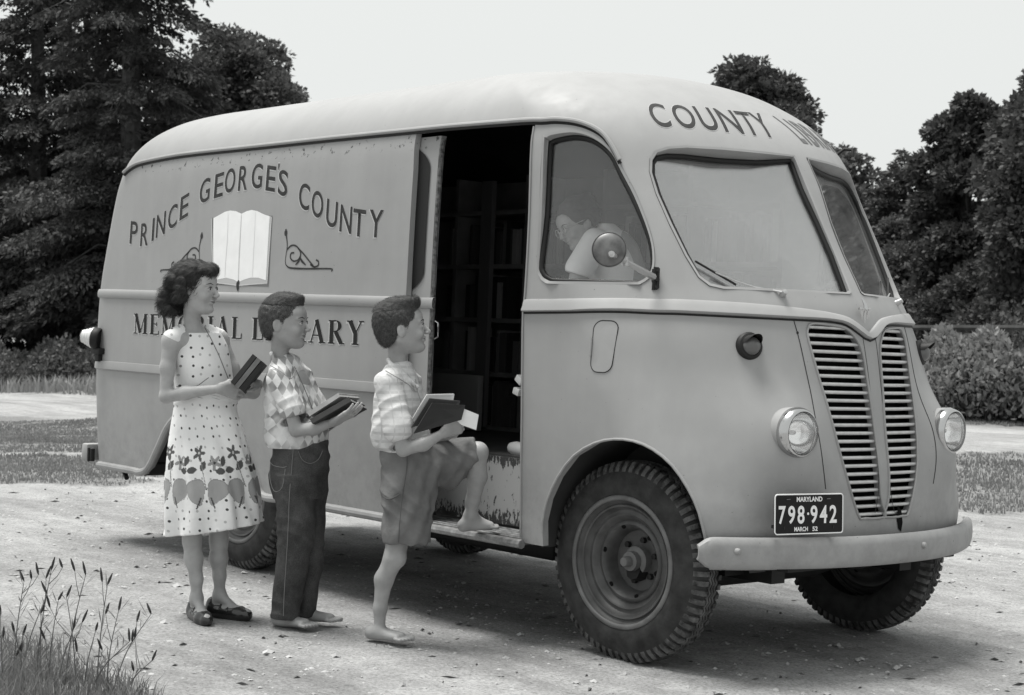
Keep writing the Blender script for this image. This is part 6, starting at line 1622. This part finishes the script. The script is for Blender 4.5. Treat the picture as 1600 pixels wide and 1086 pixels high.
surf_line(b1, JV, [(470, 703), (476, 716), (488, 722), (500, 716), (506, 703)], thr, 'pocket_seam', jeans)
surf_line(b1, JV, [(424, 722), (430, 726), (446, 728), (452, 726)], thr, 'back_pocket_seam', jeans)
surf_line(b1, JV, [(424, 722), (424, 745), (432, 765), (446, 758), (450, 730)], thr, 'back_pocket_seam', jeans)
# shirt
def shirt_mat(name, kind):
    m = bpy.data.materials.new(name); m.use_nodes = True; nt = m.node_tree; p = nt.nodes['Principled BSDF']; p.inputs['Roughness'].default_value = .85; p.inputs['Specular IOR Level'].default_value = .2
    tc = nt.nodes.new('ShaderNodeTexCoord'); sx = N(nt, 'ShaderNodeSeparateXYZ')
    def lin(a, bx, by, bz, ph=0):
        q = N(nt, 'ShaderNodeVectorMath', operation='DOT_PRODUCT'); nt.links.new(tc.outputs['Object'], q.inputs[0]); q.inputs[1].default_value = (bx * a, by * a, bz * a)
        w = noise(nt, 7, 2); s = N(nt, 'ShaderNodeMath', operation='MULTIPLY_ADD'); nt.links.new(w, s.inputs[0]); s.inputs[1].default_value = .5; nt.links.new(q.outputs['Value'], s.inputs[2]); return s.outputs[0]
    if kind == 'diamond':
        def tri(o):
            f = N(nt, 'ShaderNodeMath', operation='PINGPONG'); nt.links.new(o, f.inputs[0]); f.inputs[1].default_value = 1; return f.outputs[0]
        a = ramp(nt, tri(lin(26, 1, .5, .62)), [(.47, 0), (.53, 1)]); c = ramp(nt, tri(lin(26, 1, .5, -.62)), [(.47, 0), (.53, 1)])
        d = N(nt, 'ShaderNodeMath', operation='SUBTRACT'); nt.links.new(a, d.inputs[0]); nt.links.new(c, d.inputs[1]); d2_ = N(nt, 'ShaderNodeMath', operation='ABSOLUTE'); nt.links.new(d.outputs[0], d2_.inputs[0]); d = d2_
        tone = ramp(nt, noise(nt, 8, 2), [(.40, .22), (.5, .40), (.60, .58)]); base = ramp(nt, noise(nt, 20, 4), [(.3, .58), (.7, .72)]); col = mixc(nt, d.outputs[0], base, tone)
    else:
        def line(o, w):
            f = N(nt, 'ShaderNodeMath', operation='FRACT'); nt.links.new(o, f.inputs[0]); return ramp(nt, f.outputs[0], [(0, 1), (w, 1), (w + .08, 0)])
        col = mixc(nt, line(lin(30, 0, 0, 1), .30), ramp(nt, noise(nt, 20, 4), [(.3, .54), (.7, .68)]), ramp(nt, noise(nt, 12, 3), [(.35, .42), (.65, .58)])); col = mixc(nt, line(lin(24, 1, .5, 0), .08), col, ramp(nt, noise(nt, 14, 3), [(.35, .44), (.65, .62)]))
    nt.links.new(col, p.inputs['Base Color'])
    b = N(nt, 'ShaderNodeBump'); b.inputs['Distance'].default_value = .008; b.inputs['Strength'].default_value = .8; nt.links.new(noise(nt, 13, 5, .55), b.inputs['Height']); nt.links.new(b.outputs[0], p.inputs['Normal']); return m
m1 = shirt_mat('diamond_print_cotton', 'diamond')
S = Field(P(395, 720, -.24), P(540, 540, .26) + .02, .0034)
fo = lambda t, z: .030 * np.sin(z * 40 + 2 * np.sin(t * 2)) * np.exp(-((z - P(0, 675, 0)[2]) / .09) ** 2) + .018 * np.sin(t * 6 + z * 9)
S.loft([L(b1, 700, 419, 500, .02, .098), L(b1, 688, 415, 512, .02, .110), L(b1, 665, 414, 512, .02, .112), L(b1, 630, 413, 497, .02, .108), L(b1, 600, 414, 482, .02, .102), L(b1, 578, 420, 470, .02, .085), L(b1, 562, 426, 460, .02, .058)], .02, fo)
S.cone(sn + (-.005, 0, .005), P(445, 570, .02), .048, .050, .03); S.cone(sf + (0, 0, .005), P(452, 572, .02), .048, .050, .03)
S.cone(sn, P(456, 637, -.102), .050, .058, .02); S.cone(sf, P(492, 636, .125), .048, .056, .02)
q0 = P(460, 646, -.105); S.ell(q0 + (.006, 0, -.030), (.075, .075, .022), basis((1, 0, .25)), .003, 's')
for a_, c_ in (((424, 552), (432, 572)), ((432, 572), (452, 580)), ((452, 580), (464, 590))): S.cone(P(*a_, -.035), P(*c_, -.050), .008, .009, .012)
S.cone(P(425, 552, .03), P(430, 560, .06), .009, .009, .012)
S.warp(lambda X, Y, Z: .0045 * (np.abs(np.sin(X * 26 - Z * 24 + 1.8 * np.sin(Z * 25 + Y * 12))) - .6))
V_, F_ = S.net(); sh1 = put('shirt', fmesh('shirt', V_, F_), b1.root, m1)
surf_line(b1, V_, [(463, 572), (472, 592), (482, 615), (492, 640), (499, 655)], mat('shirt_placket_line', .12, .8), 'placket', sh1, .0018)
surf_line(b1, V_, [(427, 570), (445, 579), (461, 590), (465, 575)], mat('collar_line', .30, .8), 'collar_edge', sh1, .0022)
bk(b1, ((484, 655, -.20), (545, 620, -.19), (570, 633, -.02), (512, 664, -.02)), .022, cov[1], 'lower of two large books carried flat on the forearms of the boy in jeans', group='books held by the boy in jeans')
bk(b1, ((480, 645, -.19), (528, 614, -.18), (560, 617, -.01), (508, 650, -.01)), .018, cov[3], 'upper, paler book carried flat on the forearms of the boy in jeans', group='books held by the boy in jeans')

# ================================================================ the second boy, shorts, stepping up
b2 = fig_root(604, 1004, 0.0, 'barefoot boy in a pale shirt and shorts stepping up to the van doorway'); P = b2.P
o_, d_ = px_ray(745, 832); t = (.447 - o_.z) / d_.z; stp_w = MV @ np.array(o_ + d_ * t); sdz = (stp_w - CW) @ np.array([fh[0], fh[1], 0]) - b2.Z0
SZ = float(((stp_w - b2.G))[2]); print('step depth offset', sdz, SZ)
F = Field(P(560, 1030, -.28) - .02, P(800, 462, sdz + .12) + .05, .0025)
h = head_obj(628, 513, 0, b2, (.97, .10, .10)); h.skin(F)
F.cone(P(620, 545, .01), P(622, 580, .02), .036, .042, .03); F.ell(P(622, 610, .02), (.09, .09, .08), None, .03)
sn, sf = P(606, 600, -.09), P(640, 600, .12); F.cone(sn, P(620, 592, .02), .04, .045, .03); F.cone(sf, P(625, 592, .02), .04, .045, .03)
en, wn = P(630, 702, -.14), P(694, 676, -.15)
F.chain([sn, P(616, 655, -.125), en], [.034, .028, .027], .02); F.chain([en, P(662, 694, -.16), wn], [.028, .026, .0165], .015)
hand(F, wn, P(722, 664, -.13) - wn, (0, .8, .5), (.2, -.2, 1), .140, (.40, .55, .35), .04, opp=.5)
ef, wf = P(660, 690, .14), P(700, 680, .03); F.chain([sf, P(655, 650, .14), ef], [.036, .030, .028], .02); F.chain([ef, wf], [.028, .018], .015)
hand(F, wf, P(722, 672, -.03) - wf, (0, -.6, .6), (.2, .4, .9), .135, (.4, .5, .3), .05, opp=.4)
F.chain([P(622, 610, .02), P(635, 710, .02)], [.07, .07], .03); F.cone(P(635, 710, .0), P(624, 830, -.02), .07, .05, .03); F.cone(P(640, 715, .04), P(665, 725, .06), .07, .062, .03)
# standing leg
F.chain([P(624, 830, -.02), P(616, 872, -.03), P(600, 905, -.01), P(594, 950, .0), P(593, 978, .0)], [.052, .041, .037, .026, .023], .02)
F.ell(P(624, 872, -.05), (.026, .026, .032), None, .02)
foot(F, P(591, 988, .0), (.86, -.50, 0), .205, z=.012, r=.022)
# raised leg
kn = P(744, 708, sdz - .06); an = P(735, 806, sdz + .02)
F.chain([P(665, 725, .06), P(710, 712, sdz * .6), kn], [.065, .052, .046], .02); F.chain([kn, P(746, 745, sdz - .03), P(739, 782, sdz), an], [.044, .040, .029, .023], .015)
F.ell(P(751, 706, sdz - .07), (.028, .03, .034), None, .02)
foot(F, an + (0, 0, .0), (.95, .30, 0), .175, z=SZ + .002, r=.021)
sk2 = b2.build('body', F, skinC); h.details(b2, sk2, eyem, eyew, lipm)
short_hair(b2, h, sk2, hair_mat('sandy_hair', .055), 12, .012)
T_ = Field(P(580, 870, -.24), P(775, 675, sdz + .12) + .03, .0036)
fo = lambda t, z: .04 * np.sin(z * 30 + 2.5 * np.sin(t * 2 + .5)) + .03 * np.sin(t * 5 + z * 12)
T_.loft([L(b2, 848, 600, 671, -.01, .105), L(b2, 815, 598, 675, -.01, .108), L(b2, 775, 596, 680, .0, .112), L(b2, 735, 595, 681, .02, .112), L(b2, 705, 597, 672, .02, .100), L(b2, 692, 600, 668, .02, .094)], .02, fo)
T_.chain([P(655, 727, .05), P(700, 717, sdz * .55), P(733, 707, sdz * .9 - .04)], [.086, .078, .064], .03)
T_.cone(P(722, 735, sdz * .8), P(700, 745, sdz * .6), .040, .052, .03)
e1 = P(733, 707, sdz * .9 - .04); T_.ell(e1 + (.105, 0, .0), (.075, .2, .2), basis((.97, .1, .22)), .004, 's')
T_.warp(lambda X, Y, Z: .007 * (np.abs(np.sin(X * 24 + Z * 30 + 1.6 * np.sin(Z * 21 + X * 9))) - .6) + .004 * np.sin(Y * 50 + X * 70 - Z * 40))
khaki = mat('khaki_cotton', .15, .9, var=.28, vs=7, bump=.010, bs=14, spec=.15)
V_, F_ = T_.net(); sho = put('shorts', fmesh('shorts', V_, F_), b2.root, khaki)
dk = mat('fold_stitching', .07, .9)
surf_line(b2, V_, [(638, 702), (638, 730), (632, 770), (628, 810), (626, 842)], dk, 'side_seam', sho, .0014)
surf_line(b2, V_, [(600, 772), (612, 776), (628, 768)], dk, 'pocket_flap', sho, .003)
S = Field(P(560, 725, -.25), P(690, 548, .26) + .02, .0034); m2 = shirt_mat('checked_cotton', 'plaid')
zc_ = P(0, 685, 0)[2]; fo = lambda t, z: .035 * np.sin(z * 34 + 2 * np.sin(t * 2)) * np.exp(-((z - zc_) / .08) ** 2) + .018 * np.sin(t * 6 + z * 10)
S.loft([L(b2, 706, 597, 668, .02, .098), L(b2, 696, 584, 672, .02, .112), L(b2, 680, 579, 672, .02, .116), L(b2, 645, 582, 666, .02, .112), L(b2, 615, 585, 660, .02, .104), L(b2, 590, 592, 650, .02, .085), L(b2, 572, 603, 641, .02, .058)], .02, fo)
S.cone(sn + (-.004, 0, .005), P(622, 582, .02), .048, .048, .03); S.cone(sf + (0, 0, .005), P(626, 582, .02), .048, .048, .03)
S.cone(sn, P(622, 668, -.13), .052, .062, .02); S.cone(sf, P(656, 655, .14), .048, .056, .02)
q0 = P(628, 690, -.135); S.ell(q0 + (.004, 0, -.020), (.085, .085, .022), basis((1, 0, .30)), .003, 's')
for a_, c_ in (((607, 562), (612, 572)), ((612, 572), (634, 588)), ((634, 588), (652, 604))): S.cone(P(*a_, -.045), P(*c_, -.055), .009, .010, .012)
S.cone(P(607, 562, .03), P(612, 568, .06), .009, .009, .012)
S.warp(lambda X, Y, Z: .005 * (np.abs(np.sin(X * 27 - Z * 22 + 1.8 * np.sin(Z * 24 + Y * 12))) - .6))
V_, F_ = S.net(); sh2 = put('shirt', fmesh('shirt', V_, F_), b2.root, m2)
surf_line(b2, V_, [(606, 578), (625, 589), (640, 600), (653, 612), (650, 592)], bpy.data.materials['collar_line'], 'collar_edge', sh2, .0022)
surf_line(b2, V_, [(650, 600), (658, 625), (664, 650)], bpy.data.materials['collar_line'], 'placket', sh2, .0016)
# books under his arm and the card in his hand
bk(b2, ((646, 678, -.215), (675, 630, -.205), (727, 633, -.18), (721, 656, -.19)), -.020, cov[0], 'dark book with cover facing outward held by the boy in shorts', group='books held by the boy in shorts')
bk(b2, ((643, 668, -.17), (671, 623, -.17), (719, 627, -.14), (713, 650, -.15)), -.020, cov[1], 'charcoal book behind the front one held by the boy in shorts', group='books held by the boy in shorts')
bk(b2, ((641, 660, -.13), (667, 617, -.13), (710, 616, -.10), (706, 640, -.11)), -.022, mat('white_book_cover', .55, .6), 'pale book at the back of three held by the boy in shorts', group='books held by the boy in shorts')
cpts = [gw(b2, *q) for q in ((723, 638, -.17), (748, 648, -.165), (744, 672, -.165), (721, 664, -.17), (711, 655, -.175))]
c0_ = Vector(cpts[0]); n_ = (Vector(cpts[1]) - c0_).cross(Vector(cpts[3]) - c0_).normalized()
cd = prism('card', [Vector(c) - c0_ for c in cpts], n_, -.0006, .0006); put('library_card', cd, None, M['white'], label='small white card pinched between the fingers of the boy in shorts', cat='card', loc=tuple(c0_))

# ================================================================ the librarian inside the cab
oc, dc = px_ray(940, 440); t = (-.30 - oc.y) / dc.y; lw = MV @ np.array(oc + dc * t); lib = fig_root(0, 0, 0, 'woman in glasses and a white blouse bending down inside the cab', dep=np.array([lw[0], lw[1], float((MV @ np.array([-.6, -.3, .75]))[2])])); P = lib.P
F = Field(P(850, 730, -.30) - .02, P(1040, 305, .35) + .04, .0045)
h = Head(P(903, 352, 0), (-.80, -.45, -.38), (-.45, 0, .9), .98); h.skin(F)
F.cone(P(915, 362, .02), P(940, 375, .03), .042, .048, .03); F.ell(P(955, 400, .03), (.12, .10, .10), None, .03); F.chain([P(955, 400, .03), P(985, 470, .04)], [.12, .13], .04)
F.chain([P(925, 385, -.10), P(905, 430, -.13), P(880, 500, -.13), P(850, 560, -.10)], [.045, .038, .034, .022], .02)
F.chain([P(970, 385, .16), P(950, 460, .18), P(900, 540, .10)], [.045, .036, .022], .02)
skl = lib.build('body', F, skinA); h.details(lib, skl, eyem, eyew, lipm)
H_ = Field(h.c - .18, h.c + .18, .004); H_.ell(h.at(-.024, 0, .038), (.102, .086, .094), h.B, .01); H_.ell(h.at(.095, 0, -.025), (.075, .09, .08), h.B, .01, 's')
for q in range(16): a = q / 16 * 6.28; H_.ell(h.at(-.03 + .07 * math.cos(a), .06 * math.sin(a), .08 + .02 * math.sin(3 * a)), (.028, .026, .024), h.B, .01)
hair_obj(lib, H_, hair_mat('greying_hair', .05), 700, lambda p, n: -h.B[0] - h.B[2], .03, .0016, 4, lambda fc: ((fc - h.c) @ h.B[0]) < .07, skl, .2)
b = MB()
for g_ in (-1, 1): b.tube([h.at(.098 + .004 * math.cos(a), .032 * g_ + .023 * math.cos(a), .003 + .018 * math.sin(a)) for a in np.linspace(0, 6.28, 15)[:-1]], .0022, 5, closed=True); b.tube([h.at(.094, .052 * g_, .008), h.at(.0, .082 * g_, .006)], .002, 5)
b.build('glasses', mat('spectacle_frame', .55, .3, metal=.5), skl)
S = Field(P(860, 560, -.30), P(1040, 325, .35) + .02, .0045)
S.loft([L(lib, 520, 945, 1020, .04, .14), L(lib, 470, 930, 1010, .04, .145), L(lib, 430, 920, 1006, .04, .14), L(lib, 395, 915, 995, .03, .13), L(lib, 368, 922, 978, .03, .10), L(lib, 350, 930, 960, .03, .06)], .02, lambda t, z: .02 * np.sin(t * 5 + z * 15))
S.cone(P(930, 378, -.09), P(906, 420, -.13), .062, .066, .03); S.cone(P(968, 380, .15), P(955, 430, .18), .06, .06, .03)
q0 = P(898, 437, -.13); S.ell(q0, (.09, .09, .03), basis((1, 0, -.25)), .003, 's')
lib.build('blouse', S, mat('white_blouse', .86, .8, bump=.004, bs=14))
K_ = Field(P(830, 740, -.32), P(1040, 480, .35), .006); K_.chain([P(985, 500, .04), P(930, 530, -.02), P(890, 600, -.04), P(868, 690, -.03)], [.16, .11, .08, .06], .03); lib.build('skirt', K_, mat('dark_skirt', .05, .9))
# her papers and shoe show just past the door post
for i, (u, v, sz) in enumerate(((812, 594, .045), (808, 612, .04))):
    p_ = at_y(u + 4, v, -.62); b = MB(); b.box((0, 0, 0), (sz, .05, .03), R=Matrix.Rotation(.6 - i * .3, 3, 'Y'), bev=.003); pp = b.build('folded_paper', M['white'], None, label='upper folded white paper showing past the door post' if i == 0 else 'lower folded white paper showing past the door post', cat='paper'); pp.matrix_world = VAN.matrix_world @ Matrix.Translation(p_)
p_ = at_y(809, 702, -.60); b = MB(); b.lathe([(0, -.05), (.024, -.045), (.034, -.01), (.032, .04), (.022, .09), (0, .11)], (0, 0, 0), (1, 0, -.1), 16); pp = b.build('shoe', mat('white_shoe_leather', .6, .5), None, label='toe of a white shoe on the van floor beside the door post', cat='shoe'); pp.matrix_world = VAN.matrix_world @ Matrix.Translation(p_)


# ---- every loose piece of these small fittings becomes an object of its own
SPLIT = ('wheel_housing', 'rim_hole', 'wheel_nut', 'step_side', 'step_strip', 'bumper_bracket', 'plate_bracket', 'plate_dash', 'grab_pole', 'nose_screws', 'stems')
def split_loose(o):
    bm = bmesh.new(); bm.from_mesh(o.data); bm.verts.ensure_lookup_table(); seen = set(); comps = []
    for v in bm.verts:
        if v.index in seen: continue
        st = [v]; seen.add(v.index); c = []
        while st:
            a = st.pop(); c.append(a.index)
            for e in a.link_edges:
                b_ = e.other_vert(a)
                if b_.index not in seen: seen.add(b_.index); st.append(b_)
        comps.append(c)
    if len(comps) < 2: bm.free(); return
    V = [v.co.copy() for v in bm.verts]; FF = [([v.index for v in f.verts]) for f in bm.faces]; own = {}
    for i, c in enumerate(comps):
        for k in c: own[k] = i
    fl = [[] for _ in comps]
    for f in FF: fl[own[f[0]]].append(f)
    m = o.data.materials[0]; bm.free(); name = o.name.split('.')[0]
    if name == 'nose_screws': name = 'screw'
    if name == 'stems': name = 'stem'
    for i, c in enumerate(comps):
        mp = {k: j for j, k in enumerate(c)}; me = mesh(name, [V[k] for k in c], [[mp[k] for k in f] for f in fl[i]]); set_sharp(me, 35)
        if i == 0: o.data = me; me.materials.append(m); o.name = name
        else: n = put(name, me, o.parent, m); n.matrix_local = o.matrix_local.copy()
for o in list(scene.objects):
    if o.type == 'MESH' and o.name.split('.')[0] in SPLIT: split_loose(o)
